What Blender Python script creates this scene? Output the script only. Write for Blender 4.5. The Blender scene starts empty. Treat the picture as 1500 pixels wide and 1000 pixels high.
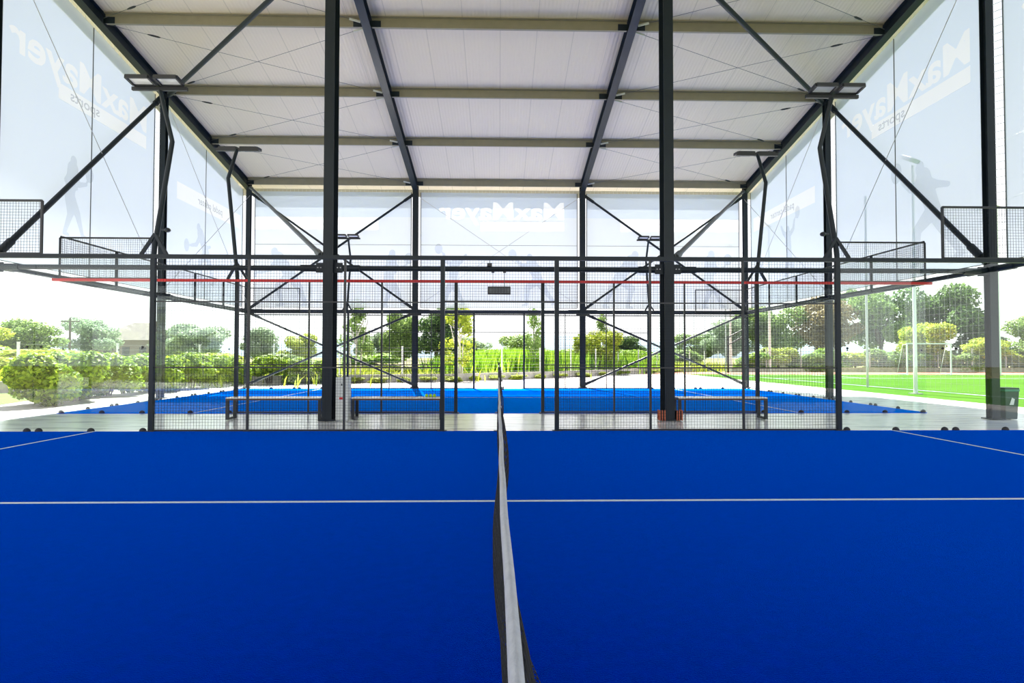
import bpy, math, random
import numpy as np
from mathutils import Vector, Matrix

C = bpy.context.scene.collection
R = math.radians
rng = random.Random(7)

# ------------------------------------------------------------------ key dimensions (metres; x along the courts, y away, z up)
NEAR_Y0, NEAR_Y1 = -5.0, 5.0            # near court
FAR_Y0, FAR_Y1 = 8.28, 18.28            # far court
ROW_Y, SIDE_Y, EAVE_Y = 6.84, 12.97, 19.2   # column rows
XI, XO = 3.48, 10.35                    # inner and outer columns
SLOPE = 0.186
def zb(y):                              # underside of the purlins
    if y < ROW_Y: y = 2 * ROW_Y - y
    return 8.2 + SLOPE * (EAVE_Y - y)
def deck(y): return zb(y) + 0.27
XE, YE = 11.05, 19.75                   # roof edges
SIDE = {-1: 'hedge side', 1: 'pitch side'}
ORD = ['first', 'second', 'third', 'fourth', 'fifth', 'sixth', 'seventh', 'eighth', 'ninth', 'tenth', 'eleventh', 'twelfth']

# ------------------------------------------------------------------ materials
def new_mat(name):
    m = bpy.data.materials.new(name); m.use_nodes = True
    nt = m.node_tree; nt.nodes.clear()
    out = nt.nodes.new('ShaderNodeOutputMaterial')
    return m, nt, out
def N(nt, t, **kw):
    n = nt.nodes.new(t)
    for k, v in kw.items():
        if k in n.inputs: n.inputs[k].default_value = v
        else: setattr(n, k, v)
    return n
def rgba(c): return (c[0], c[1], c[2], 1.0)
def srgb(r, g, b):
    f = lambda v: v / 255 / 12.92 if v / 255 <= 0.04045 else ((v / 255 + 0.055) / 1.055) ** 2.4
    return (f(r), f(g), f(b))
def mat(name, col, rough=0.5, metal=0.0, var=0.0, scale=5.0, bump=0.0, bscale=60.0, stretch=(1, 1, 1), spec=0.5, col2=None, sheen=None):
    m, nt, out = new_mat(name)
    p = N(nt, 'ShaderNodeBsdfPrincipled'); p.inputs['Roughness'].default_value = rough
    p.inputs['Metallic'].default_value = metal; p.inputs['Specular IOR Level'].default_value = spec
    p.inputs['Base Color'].default_value = rgba(col)
    if sheen: p.inputs['Sheen Weight'].default_value = sheen[0]; p.inputs['Sheen Tint'].default_value = rgba(sheen[1]); p.inputs['Sheen Roughness'].default_value = sheen[2]
    nt.links.new(p.outputs[0], out.inputs[0])
    tc = N(nt, 'ShaderNodeTexCoord'); mp = N(nt, 'ShaderNodeMapping'); mp.inputs['Scale'].default_value = stretch
    nt.links.new(tc.outputs['Object'], mp.inputs[0])
    if var > 0 or col2:
        nz = N(nt, 'ShaderNodeTexNoise'); nz.inputs['Scale'].default_value = scale; nz.inputs['Detail'].default_value = 6
        nt.links.new(mp.outputs[0], nz.inputs['Vector'])
        cr = N(nt, 'ShaderNodeValToRGB')
        a = [max(0, c * (1 - var)) for c in col]; b = col2 or [min(1, c * (1 + var)) for c in col]
        cr.color_ramp.elements[0].position = 0.3 if name != 'trowelled_concrete' else 0.28; cr.color_ramp.elements[1].position = 0.7 if name != 'trowelled_concrete' else 0.50
        cr.color_ramp.elements[0].color = rgba(a); cr.color_ramp.elements[1].color = rgba(b)
        nt.links.new(nz.outputs['Fac'], cr.inputs[0]); nt.links.new(cr.outputs[0], p.inputs['Base Color'])
    if bump > 0:
        nb = N(nt, 'ShaderNodeTexNoise'); nb.inputs['Scale'].default_value = bscale; nb.inputs['Detail'].default_value = 4
        nt.links.new(mp.outputs[0], nb.inputs['Vector'])
        bp = N(nt, 'ShaderNodeBump'); bp.inputs['Strength'].default_value = bump; bp.inputs['Distance'].default_value = 0.01
        nt.links.new(nb.outputs['Fac'], bp.inputs['Height']); nt.links.new(bp.outputs[0], p.inputs['Normal'])
    return m
def leaf_mat(name, dark, light, trans=0.35):
    m, nt, out = new_mat(name)
    g = N(nt, 'ShaderNodeNewGeometry'); cr = N(nt, 'ShaderNodeValToRGB')
    cr.color_ramp.elements[0].color = rgba(dark); cr.color_ramp.elements[1].color = rgba(light)
    nt.links.new(g.outputs['Random Per Island'], cr.inputs[0])
    d = N(nt, 'ShaderNodeBsdfPrincipled'); d.inputs['Roughness'].default_value = 0.5; d.inputs['Specular IOR Level'].default_value = 0.3
    t = N(nt, 'ShaderNodeBsdfTranslucent'); mx = N(nt, 'ShaderNodeMixShader'); mx.inputs[0].default_value = trans
    for s in (d, t): nt.links.new(cr.outputs[0], s.inputs[0])
    nt.links.new(d.outputs[0], mx.inputs[1]); nt.links.new(t.outputs[0], mx.inputs[2]); nt.links.new(mx.outputs[0], out.inputs[0])
    return m
def fabric_mat(name, col, trans, clear, band=None, tint=(1, 1, 1)):
    """woven banner cloth: lets part of the view straight through, spreads part of the light"""
    m, nt, out = new_mat(name)
    t = N(nt, 'ShaderNodeBsdfTranslucent'); d = N(nt, 'ShaderNodeBsdfDiffuse'); tr = N(nt, 'ShaderNodeBsdfTransparent')
    t.inputs[0].default_value = rgba(col); d.inputs[0].default_value = rgba(col)
    tr.inputs[0].default_value = rgba(tint)
    m1 = N(nt, 'ShaderNodeMixShader'); m1.inputs[0].default_value = trans
    m2 = N(nt, 'ShaderNodeMixShader'); m2.inputs[0].default_value = clear
    nt.links.new(d.outputs[0], m1.inputs[1]); nt.links.new(t.outputs[0], m1.inputs[2])
    nt.links.new(m1.outputs[0], m2.inputs[1]); nt.links.new(tr.outputs[0], m2.inputs[2]); nt.links.new(m2.outputs[0], out.inputs[0])
    if band:                             # printed band along the top of the cloth
        g = N(nt, 'ShaderNodeNewGeometry'); sp = N(nt, 'ShaderNodeSeparateXYZ'); nt.links.new(g.outputs['Position'], sp.inputs[0])
        gt = N(nt, 'ShaderNodeMath', operation='GREATER_THAN'); gt.inputs[1].default_value = band[0]; nt.links.new(sp.outputs[2], gt.inputs[0])
        mc = N(nt, 'ShaderNodeMix', data_type='RGBA'); nt.links.new(gt.outputs[0], mc.inputs[0])
        mc.inputs[6].default_value = rgba(col); mc.inputs[7].default_value = rgba(band[1])
        nt.links.new(mc.outputs[2], t.inputs[0]); nt.links.new(mc.outputs[2], d.inputs[0])
        tcol = N(nt, 'ShaderNodeMix', data_type='RGBA'); nt.links.new(gt.outputs[0], tcol.inputs[0])
        tcol.inputs[6].default_value = rgba(tint); tcol.inputs[7].default_value = rgba(band[2]); nt.links.new(tcol.outputs[2], tr.inputs[0])
    return m
def glass_mat(name):
    m, nt, out = new_mat(name)
    tr = N(nt, 'ShaderNodeBsdfTransparent'); tr.inputs[0].default_value = (0.955, 0.985, 0.97, 1)
    gl = N(nt, 'ShaderNodeBsdfGlossy'); gl.inputs['Roughness'].default_value = 0.0; gl.inputs[0].default_value = (0.95, 1, 0.98, 1)
    fr = N(nt, 'ShaderNodeFresnel'); fr.inputs[0].default_value = 1.45
    mx = N(nt, 'ShaderNodeMixShader')
    g = N(nt, 'ShaderNodeNewGeometry'); iv = N(nt, 'ShaderNodeMath', operation='SUBTRACT'); iv.inputs[0].default_value = 1.0; nt.links.new(g.outputs['Backfacing'], iv.inputs[1])
    mu = N(nt, 'ShaderNodeMath', operation='MULTIPLY'); nt.links.new(fr.outputs[0], mu.inputs[0]); nt.links.new(iv.outputs[0], mu.inputs[1])   # reflect on the face turned to the ray only
    k2 = N(nt, 'ShaderNodeMath', operation='MULTIPLY'); k2.use_clamp = True; k2.inputs[1].default_value = 1.15; nt.links.new(mu.outputs[0], k2.inputs[0])
    nt.links.new(k2.outputs[0], mx.inputs[0]); nt.links.new(tr.outputs[0], mx.inputs[1]); nt.links.new(gl.outputs[0], mx.inputs[2])
    nt.links.new(mx.outputs[0], out.inputs[0])
    return m
def roof_mat():
    m, nt, out = new_mat('roof_panels')
    p = N(nt, 'ShaderNodeBsdfPrincipled'); p.inputs['Roughness'].default_value = 0.45
    tc = N(nt, 'ShaderNodeTexCoord'); sp = N(nt, 'ShaderNodeSeparateXYZ'); nt.links.new(tc.outputs['Object'], sp.inputs[0])
    # panel joints every metre
    fr = N(nt, 'ShaderNodeMath', operation='FRACT'); nt.links.new(sp.outputs[0], fr.inputs[0])
    lt = N(nt, 'ShaderNodeMath', operation='LESS_THAN'); lt.inputs[1].default_value = 0.02; nt.links.new(fr.outputs[0], lt.inputs[0])
    mc = N(nt, 'ShaderNodeMix', data_type='RGBA'); nt.links.new(lt.outputs[0], mc.inputs[0])
    mc.inputs[6].default_value = (0.66, 0.585, 0.475, 1); mc.inputs[7].default_value = (0.50, 0.445, 0.36, 1)
    nt.links.new(mc.outputs[2], p.inputs['Base Color'])
    # fine pressed ribs
    mu = N(nt, 'ShaderNodeMath', operation='MULTIPLY'); mu.inputs[1].default_value = 2 * math.pi * 10; nt.links.new(sp.outputs[0], mu.inputs[0])
    si = N(nt, 'ShaderNodeMath', operation='SINE'); nt.links.new(mu.outputs[0], si.inputs[0])
    bp = N(nt, 'ShaderNodeBump'); bp.inputs['Strength'].default_value = 0.35; bp.inputs['Distance'].default_value = 0.006
    nt.links.new(si.outputs[0], bp.inputs['Height']); nt.links.new(bp.outputs[0], p.inputs['Normal'])
    nt.links.new(p.outputs[0], out.inputs[0])
    return m

M = {}
M['steel'] = mat('anthracite_steel', (0.0085, 0.0155, 0.023), 0.45, 0, var=0.15, scale=3, spec=0.3)
M['steel_grey'] = mat('grey_painted_steel', (0.075, 0.085, 0.090), 0.45, 0, var=0.1, scale=3)
M['black'] = mat('black_powder_coat', (0.012, 0.014, 0.018), 0.4)
M['wire'] = mat('dark_wire', (0.012, 0.014, 0.02), 0.6, spec=0.15)
M['rubber'] = mat('black_rubber', (0.015, 0.015, 0.017), 0.7)
M['red'] = mat('red_paint', (0.55, 0.008, 0.012), 0.4)
M['beige'] = mat('beige_purlin_paint', (0.225, 0.205, 0.15), 0.5, var=0.05)
M['galv'] = mat('galvanised_steel', (0.5, 0.5, 0.5), 0.4, 0.6)
M['bolt'] = mat('zinc_bolt', (0.35, 0.36, 0.38), 0.35, 0.7)
M['roof'] = roof_mat()
M['fascia'] = mat('beige_fascia', (0.46, 0.43, 0.35), 0.5)
M['turf_shaded'] = mat('shaded_blue_turf', (0.0, 0.0028, 0.225), 0.9, var=0.16, scale=14, bump=0.5, bscale=220, spec=0.0, sheen=(0.85, (0.0, 0.17, 1.0), 0.3))  # near court: the shade under the roof is put into this darker blue
M['turf_lit'] = mat('lit_blue_turf', (0.0, 0.115, 0.80), 0.9, var=0.10, scale=9, bump=0.3, bscale=200, spec=0.0, sheen=(0.3, (0.0, 0.45, 1.0), 0.35))  # far court: its brighter daylight is put into this lighter blue
M['white_line'] = mat('white_line_turf', (0.50, 0.62, 0.70), 0.8, var=0.08, scale=40)
M['concrete'] = mat('trowelled_concrete', (0.46, 0.47, 0.49), 0.2, var=0.05, scale=2.6, stretch=(0.35, 1.7, 1), bump=0.10, bscale=4, spec=1.0, col2=(0.90, 0.91, 0.93))
M['paving'] = mat('pale_paving', (0.52, 0.47, 0.44), 0.7, var=0.12, scale=2.2, bump=0.2, bscale=30)
M['curb'] = mat('weathered_concrete', (0.42, 0.40, 0.36), 0.85, var=0.2, scale=5, bump=0.4, bscale=25)
M['meadow'] = mat('dry_meadow', (0.16, 0.19, 0.045), 0.9, scale=0.35, col2=(0.30, 0.26, 0.09), var=0.2, bump=0.5, bscale=8)
M['lawn'] = mat('green_lawn', (0.07, 0.15, 0.006), 0.9, var=0.25, scale=3, bump=0.6, bscale=50)
M['pitch'] = mat('artificial_pitch', (0.044, 0.128, 0.002), 0.85, spec=0.1, var=0.15, scale=0.6, bump=0.4, bscale=60)
M['track'] = mat('red_track', (0.50, 0.16, 0.11), 0.85, var=0.12, scale=4)
M['banner'] = fabric_mat('banner_cloth', (0.79, 0.845, 0.90), 0.085, 0.17, tint=(0.94, 0.97, 1.0), band=(7.1, (0.70, 0.79, 0.92), (0.92, 0.97, 1.0)))
M['banner_side'] = fabric_mat('banner_cloth_blue', (0.66, 0.76, 0.90), 0.28, 0.335, tint=(0.925, 0.945, 1.0))
M['print_white'] = fabric_mat('banner_white_print', (0.88, 0.89, 0.90), 0.22, 0.37)
M['print_grey'] = fabric_mat('banner_grey_print', (0.30, 0.38, 0.54), 0.3, 0.74)
M['print_shade'] = fabric_mat('banner_pale_grey_print', (0.30, 0.38, 0.52), 0.3, 0.80)
M['print_ink'] = fabric_mat('banner_blue_ink', (0.36, 0.44, 0.58), 0.4, 0.60)
M['glass'] = glass_mat('court_glass')
M['net'] = mat('black_net_cord', (0.008, 0.009, 0.011), 0.7)
M['tape'] = mat('white_net_tape', (0.44, 0.455, 0.49), 0.6, var=0.08, scale=30, bump=0.3, bscale=120)
M['board'] = mat('bench_board', (0.78, 0.75, 0.71), 0.18, var=0.08, scale=4, stretch=(1, 8, 1))
M['board_edge'] = mat('bench_edge', (0.10, 0.055, 0.035), 0.5)
M['cabinet'] = mat('white_cabinet', (0.62, 0.65, 0.64), 0.4, var=0.05)
M['ball'] = mat('tennis_felt', (0.42, 0.72, 0.03), 0.9, bump=0.5, bscale=300)
M['orange'] = mat('faded_orange_plastic', (0.50, 0.12, 0.05), 0.6, var=0.2, scale=30)
M['lamp_glass'] = mat('lamp_glass', (0.72, 0.74, 0.74), 0.15)
M['digit'] = mat('dim_digit_window', (0.085, 0.10, 0.11), 0.25)
M['digit_dark'] = mat('unlit_digit', (0.015, 0.017, 0.02), 0.4)
M['bark'] = mat('brown_bark', (0.10, 0.075, 0.05), 0.9, var=0.3, scale=12)
M['pale_bark'] = mat('pale_bark', (0.60, 0.56, 0.50), 0.8, var=0.3, scale=14)
M['white_metal'] = mat('white_metal', (0.75, 0.76, 0.76), 0.4)
M['bin'] = mat('dark_bin_plastic', (0.025, 0.05, 0.05), 0.5)
M['bin_rim'] = mat('green_bin_rim', (0.05, 0.20, 0.14), 0.5)
M['house_wall'] = mat('house_render', (0.24, 0.19, 0.155), 0.9, var=0.1)
M['house_roof'] = mat('house_tiles', (0.17, 0.135, 0.12), 0.85, var=0.2, scale=2)
M['hill'] = mat('hazy_woods', (0.30, 0.38, 0.44), 1.0, var=0.25, scale=0.03, spec=0)  # distance haze is mixed into the base colour of the hills
M['leaf_laurel'] = leaf_mat('laurel_leaf', (0.05, 0.14, 0.01), (0.42, 0.56, 0.035), 0.45)
M['leaf_bright'] = leaf_mat('bright_leaf', (0.09, 0.25, 0.012), (0.42, 0.62, 0.05), 0.45)
M['leaf_dark'] = leaf_mat('dark_leaf', (0.045, 0.11, 0.03), (0.20, 0.32, 0.09), 0.45)
M['leaf_mid'] = leaf_mat('mid_leaf', (0.11, 0.20, 0.05), (0.36, 0.50, 0.14), 0.45)
M['leaf_yellow'] = leaf_mat('yellow_leaf', (0.2, 0.29, 0.03), (0.58, 0.64, 0.07), 0.45)
M['leaf_haze'] = leaf_mat('haze_tinted_leaf', (0.20, 0.30, 0.18), (0.42, 0.53, 0.33), 0.45)  # far trees: pale bluish tint stands in for haze in the air
M['leaf_brown'] = leaf_mat('rusty_leaf', (0.2, 0.15, 0.07), (0.42, 0.34, 0.16), 0.4)

# ------------------------------------------------------------------ mesh helpers
ORG = {}                                   # object name -> world origin of its root
def tag(o, label=None, cat=None, group=None, kind=None):
    if label: o['label'] = label
    if cat: o['category'] = cat
    if group: o['group'] = group
    if kind: o['kind'] = kind
    return o
class MB:
    def __init__(s): s.v = []; s.f = []; s.mi = []; s.smooth = []
    def add(s, vs, fs, mi=0, sm=False):
        b = len(s.v); s.v.extend([tuple(v) for v in vs])
        for f in fs: s.f.append([i + b for i in f]); s.mi.append(mi); s.smooth.append(sm)
        return s
    def box(s, x0, x1, y0, y1, z0, z1, mi=0):
        v = [(x, y, z) for z in (z0, z1) for y in (y0, y1) for x in (x0, x1)]
        return s.add(v, [(0, 2, 3, 1), (4, 5, 7, 6), (0, 1, 5, 4), (2, 6, 7, 3), (0, 4, 6, 2), (1, 3, 7, 5)], mi)
    def frame(s, a, b, up=(0, 0, 1)):
        a, b = Vector(a), Vector(b); d = (b - a).normalized(); up = Vector(up)
        if abs(d.dot(up)) > 0.98: up = Vector((0, 1, 0)) if abs(d.y) < 0.9 else Vector((1, 0, 0))
        r = d.cross(up).normalized(); return a, b, d, r, r.cross(d).normalized()
    def bar(s, a, b, w, h, up=(0, 0, 1), mi=0, caps=True):
        a, b, d, r, u = s.frame(a, b, up)
        v = [p + r * (i * w / 2) + u * (j * h / 2) for p in (a, b) for i, j in ((-1, -1), (1, -1), (1, 1), (-1, 1))]
        f = [(0, 1, 5, 4), (1, 2, 6, 5), (2, 3, 7, 6), (3, 0, 4, 7)]
        if caps: f += [(3, 2, 1, 0), (4, 5, 6, 7)]
        return s.add(v, f, mi)
    def poly_ext(s, prof, a, b, up=(0, 0, 1), mi=0):
        """profile (r,u) pairs extruded from a to b"""
        a, b, d, r, u = s.frame(a, b, up); n = len(prof)
        v = [p + r * q[0] + u * q[1] for p in (a, b) for q in prof]
        f = [(i, (i + 1) % n, n + (i + 1) % n, n + i) for i in range(n)] + [tuple(range(n))[::-1], tuple(range(n, 2 * n))]
        return s.add(v, f, mi)
    def hbeam(s, a, b, w, h, t=0.016, up=(0, 0, 1)):
        k = t * 0.7
        p = [(-w/2, -h/2), (w/2, -h/2), (w/2, -h/2+t), (k, -h/2+t), (k, h/2-t), (w/2, h/2-t), (w/2, h/2), (-w/2, h/2), (-w/2, h/2-t), (-k, h/2-t), (-k, -h/2+t), (-w/2, -h/2+t)]
        return s.poly_ext(p, a, b, up)
    def tube(s, pts, rad, n=8, mi=0, caps=True, sm=True):
        pts = [Vector(p) for p in pts]; rads = rad if isinstance(rad, (list, tuple)) else [rad] * len(pts)
        base = len(s.v); ref = None; rings = []
        for i, p in enumerate(pts):
            d = (pts[min(i + 1, len(pts) - 1)] - pts[max(i - 1, 0)]).normalized()
            if ref is None or abs(ref.dot(d)) > 0.95: ref = Vector((0, 0, 1)) if abs(d.z) < 0.9 else Vector((1, 0, 0))
            r = d.cross(ref).normalized(); u = r.cross(d)
            rings.append([p + (r * math.cos(2 * math.pi * k / n) + u * math.sin(2 * math.pi * k / n)) * rads[i] for k in range(n)])
        v = [q for ring in rings for q in ring]
        f = [(i * n + k, i * n + (k + 1) % n, (i + 1) * n + (k + 1) % n, (i + 1) * n + k) for i in range(len(pts) - 1) for k in range(n)]
        s.add(v, f, mi, sm)
        if caps: s.add([], [tuple(base + k - len(s.v) for k in range(n))[::-1]] if False else [])
        if caps:
            b = len(s.v); s.add(rings[0], [tuple(range(n))[::-1]], mi); s.add(rings[-1], [tuple(range(n))], mi)
        return s
    def ball(s, c, r, nu=12, nv=8, sc=(1, 1, 1), mi=0, half=False):
        v = []; f = []
        top = 0.5 if half else 1.0
        for j in range(nv + 1):
            t = math.pi * top * j / nv
            for i in range(nu):
                p = 2 * math.pi * i / nu
                v.append((c[0] + r * sc[0] * math.sin(t) * math.cos(p), c[1] + r * sc[1] * math.sin(t) * math.sin(p), c[2] + r * sc[2] * math.cos(t)))
        for j in range(nv):
            for i in range(nu): f.append((j * nu + i, (j + 1) * nu + i, (j + 1) * nu + (i + 1) % nu, j * nu + (i + 1) % nu))
        return s.add(v, f, mi, True)
    def build(s, name, material, parent=None, loc=None, bevel=0):
        me = bpy.data.meshes.new(name)
        o = bpy.data.objects.new(name, me); C.objects.link(o)
        if parent is not None:
            o.parent = parent; org = ORG[parent.name]
        else:
            org = Vector(loc) if loc is not None else Vector((0, 0, 0)); o.location = org
        ORG[o.name] = org
        me.from_pydata([(v[0] - org[0], v[1] - org[1], v[2] - org[2]) for v in s.v], [], s.f)
        for m_ in (material if isinstance(material, (list, tuple)) else [material]): me.materials.append(m_)
        me.polygons.foreach_set('material_index', s.mi); me.polygons.foreach_set('use_smooth', s.smooth)
        me.update()
        if bevel:
            b = o.modifiers.new('edge', 'BEVEL'); b.width = bevel; b.segments = 2; b.limit_method = 'ANGLE'
        return o
def empty(name, loc, label, cat, group=None, kind=None):
    o = bpy.data.objects.new(name, None); C.objects.link(o); o.location = loc; o.empty_display_size = 0.1
    ORG[o.name] = Vector(loc)
    return tag(o, label, cat, group, kind)
def structure(o): o['kind'] = 'structure'; return o

# ------------------------------------------------------------------ ground, courts
def sheet(name, pts, z, m, thick=0.0, parent=None):
    b = MB(); n = len(pts)
    if thick:
        b.add([(x, y, z) for x, y in pts] + [(x, y, z - thick) for x, y in pts], [tuple(range(n)), tuple(range(2 * n - 1, n - 1, -1))] + [(i, n + i, n + (i + 1) % n, (i + 1) % n) for i in range(n)])
    else: b.add([(x, y, z) for x, y in pts], [tuple(range(n))])
    return b.build(name, m, parent)
def rect(x0, x1, y0, y1): return [(x0, y0), (x1, y0), (x1, y1), (x0, y1)]

CURB = [(-40, 4), (-24, 11.5), (-17.3, 16.2), (-13.0, 20.6), (-8.4, 23.6), (-5.6, 24.3), (-2.6, 25.5), (0.4, 28.0), (3.8, 31.0), (8.2, 36.2), (15.6, 44.6), (21.6, 51.0), (34, 62)]
structure(sheet('ground', rect(-260, 260, -60, 420), -0.06, M['meadow']))
structure(sheet('floor_slab', rect(-11.2, 12.2, -6.0, 20.2), -0.012, M['concrete'], 0.04))
pv = [(-40, -8.5), (13.8, -8.5), (13.8, 38.2), (9.9, 38.2)] + CURB[8::-1]
structure(sheet('floor_paving', pv, -0.03, M['paving'], 0.02))
structure(sheet('lawn_strip', [(-38, 1), (-13.3, 1), (-13.3, 10.6), (-14.2, 13.6), (-17.1, 15.8), (-24, 11.2), (-38, 4.6)], -0.022, M['lawn'], 0.006))
structure(sheet('pitch', rect(13.85, 75, -20, 38.2), -0.035, M['pitch'], 0.02))
ln = MB()
for x0, x1, y0, y1 in ((16.6, 16.72, -18, 37.0), (16.6, 70, 30.2, 30.34), (16.6, 70, 36.9, 37.05), (22.5, 22.62, 30.2, 37)): ln.box(x0, x1, y0, y1, -0.034, -0.028)
structure(ln.build('line_marking', M['white_line'], bpy.data.objects['pitch']))
structure(sheet('track', [(13.85, 38.2), (80, 38.2), (80, 43.6), (14.9, 43.6), (10.3, 38.5)], -0.03, M['track'], 0.02))
def court(name, y0, y1, m):
    t = structure(sheet(name, rect(-10.0, 10.0, y0, y1), 0.0, m, 0.02))
    yc = (y0 + y1) / 2; l = MB()
    l.box(-6.975, 6.975, yc - 0.025, yc + 0.025, -0.001, 0.003)
    for s in (-1, 1): l.box(s * 6.95 - 0.025, s * 6.95 + 0.025, y0, y1, -0.001, 0.0035)
    structure(l.build('line_marking', M['white_line'], t))
court('floor_near_court', NEAR_Y0, NEAR_Y1, M['turf_shaded'])
court('floor_far_court', FAR_Y0, FAR_Y1, M['turf_lit'])

# concrete curb wall behind the paving, in straight runs
for i in range(len(CURB) - 1):
    b = MB(); a, c = CURB[i], CURB[i + 1]
    b.bar((a[0], a[1], 0.15), (c[0], c[1], 0.15), 0.22, 0.46)
    structure(b.build('trim_%d' % (i + 1), M['curb']))
# hills on the horizon
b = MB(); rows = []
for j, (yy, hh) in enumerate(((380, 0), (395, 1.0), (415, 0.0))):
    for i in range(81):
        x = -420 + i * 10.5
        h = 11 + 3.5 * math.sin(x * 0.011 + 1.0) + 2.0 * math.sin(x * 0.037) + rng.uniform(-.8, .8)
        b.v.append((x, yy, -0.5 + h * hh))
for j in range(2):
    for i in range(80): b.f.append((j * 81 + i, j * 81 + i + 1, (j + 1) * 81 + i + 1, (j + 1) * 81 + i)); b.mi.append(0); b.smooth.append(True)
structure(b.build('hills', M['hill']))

# ------------------------------------------------------------------ roof
b = MB()
for (xa, xb) in ((-XE, XE),):
    ys = [2 * ROW_Y - YE, ROW_Y, YE]
    v = [(x, y, deck(y)) for y in ys for x in (xa, xb)] + [(x, y, deck(y) + 0.1) for y in ys for x in (xa, xb)]
    b.add(v, [(0, 1, 3, 2), (2, 3, 5, 4), (6, 8, 9, 7), (8, 10, 11, 9), (0, 6, 7, 1), (4, 5, 11, 10), (0, 2, 8, 6), (2, 4, 10, 8), (1, 7, 9, 3), (3, 9, 11, 5)])
structure(b.build('ceiling', M['roof']))
for s, n in ((-1, 'left'), (1, 'right')):
    b = MB(); x = s * (XE + 0.015)
    v = [(x + dx, y, z) for dx in (-0.015, 0.015) for (y, z) in ((2 * ROW_Y - YE, deck(YE) - 0.22), (ROW_Y, deck(ROW_Y) - 0.22), (YE, deck(YE) - 0.22), (YE, deck(YE) + 0.12), (ROW_Y, deck(ROW_Y) + 0.12), (2 * ROW_Y - YE, deck(YE) + 0.12))]
    b.add(v, [(0, 1, 4, 5), (1, 2, 3, 4), (6, 11, 10, 7), (7, 10, 9, 8), (0, 6, 7, 1), (1, 7, 8, 2), (5, 4, 10, 11), (4, 3, 9, 10), (2, 8, 9, 3), (0, 5, 11, 6)])
    structure(b.build('trim_fascia_' + n, M['fascia']))
b = MB(); b.box(-XE, XE, YE, YE + 0.03, deck(YE) - 0.30, deck(YE) + 0.12)
structure(b.build('trim_fascia_back', M['fascia']))

# steel columns: H sections
def column(x, y, ztop, label, mats=M['steel'], w=0.20, h=0.36, cables=False):
    t = empty('steel_column', (x, y, 0), label, 'column', 'steel columns carrying the canopy')
    MB().hbeam((x, y, 0.0), (x, y, ztop), w, h, up=(0, 1, 0)).build('shaft', mats, t)
    MB().box(x - w / 2 - .06, x + w / 2 + .06, y - h / 2 - .06, y + h / 2 + .06, 0, 0.02).build('base_plate', M['steel'], t)
    for s in (-1, 1):
        if abs(x) > XO - .1 and s * x > 0: continue
        gp = MB().box(*sorted((x + s * (w / 2 - .02), x + s * (w / 2 + .17))), y - h / 2 + .10, y - h / 2 + .125, 3.0, 3.2).build('gusset_plate', M['steel'], t)
        for k in (.07, .13):
            xx = x + s * (w / 2 + k); MB().tube([(xx, y - h / 2 + .085, 3.1), (xx, y - h / 2 + .10, 3.1)], 0.014, 6).build('bolt', M['bolt'], gp)
    return t
for s in (-1, 1):
    column(s * XI, ROW_Y, deck(ROW_Y), 'tall dark steel column rising between the courts beside a bench, ' + SIDE[s])
    column(s * XO, ROW_Y, deck(ROW_Y) - .05, 'dark steel column at the outer canopy edge level with the benches, ' + SIDE[s], w=.17, h=.17)
    column(s * XO, SIDE_Y, deck(SIDE_Y) - .05, 'dark steel column halfway along the far court, ' + SIDE[s], w=.17, h=.17)
    column(s * XO, EAVE_Y, deck(EAVE_Y) - .05, 'corner steel column under the low end of the canopy, ' + SIDE[s], w=.17, h=.17)
    column(s * XI, EAVE_Y, deck(EAVE_Y) - .05, 'slim steel column under the low eaves next to the centre banner, ' + SIDE[s])

# rafters
for s in (-1, 1):
    for x, nm in ((s * XI, 'sloping dark roof rafter running over the inner columns, '), (s * XO, 'sloping dark roof rafter along the canopy edge, ')):
        b = MB(); b.hbeam((x, ROW_Y, zb(ROW_Y) + .10), (x, EAVE_Y + .1, zb(EAVE_Y + .1) + .10), 0.22, 0.32, 0.02)
        t = b.build('roof_rafter', M['steel'], None, (x, EAVE_Y, zb(EAVE_Y))); tag(t, nm + SIDE[s], 'rafter', 'sloping rafters')
# purlins: zed sections between the rafters
PY = [18.8, 15.75, 12.95, 10.02]
for k, y in enumerate(PY):
    for bay, (x0, x1, nm) in enumerate(((-XO + .02, -XI - .02, 'hedge side bay'), (-XI + .02, XI - .02, 'centre bay'), (XI + .02, XO - .02, 'pitch side bay'))):
        z = zb(y)
        t = empty('roof_purlin', ((x0 + x1) / 2, y, z), 'beige roof purlin in the %s, %s row up from the eaves' % (nm, ORD[k]), 'purlin', 'beige purlins under the roof')
        b = MB(); b.poly_ext([(-.07, 0), (.004, 0), (.004, .24), (.08, .24), (.08, .252), (-.004, .252), (-.004, .012), (-.058, .012), (-.058, .03), (-.07, .03)], (x0 + .1, y, z), (x1 - .1, y, z))
        b.build('section', M['beige'], t)
        for xa in (x0 + .05, x1 - .34): MB().box(xa, xa + .29, y - .012, y - .004, z, z + .17).build('cleat', M['steel'], t)
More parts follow.
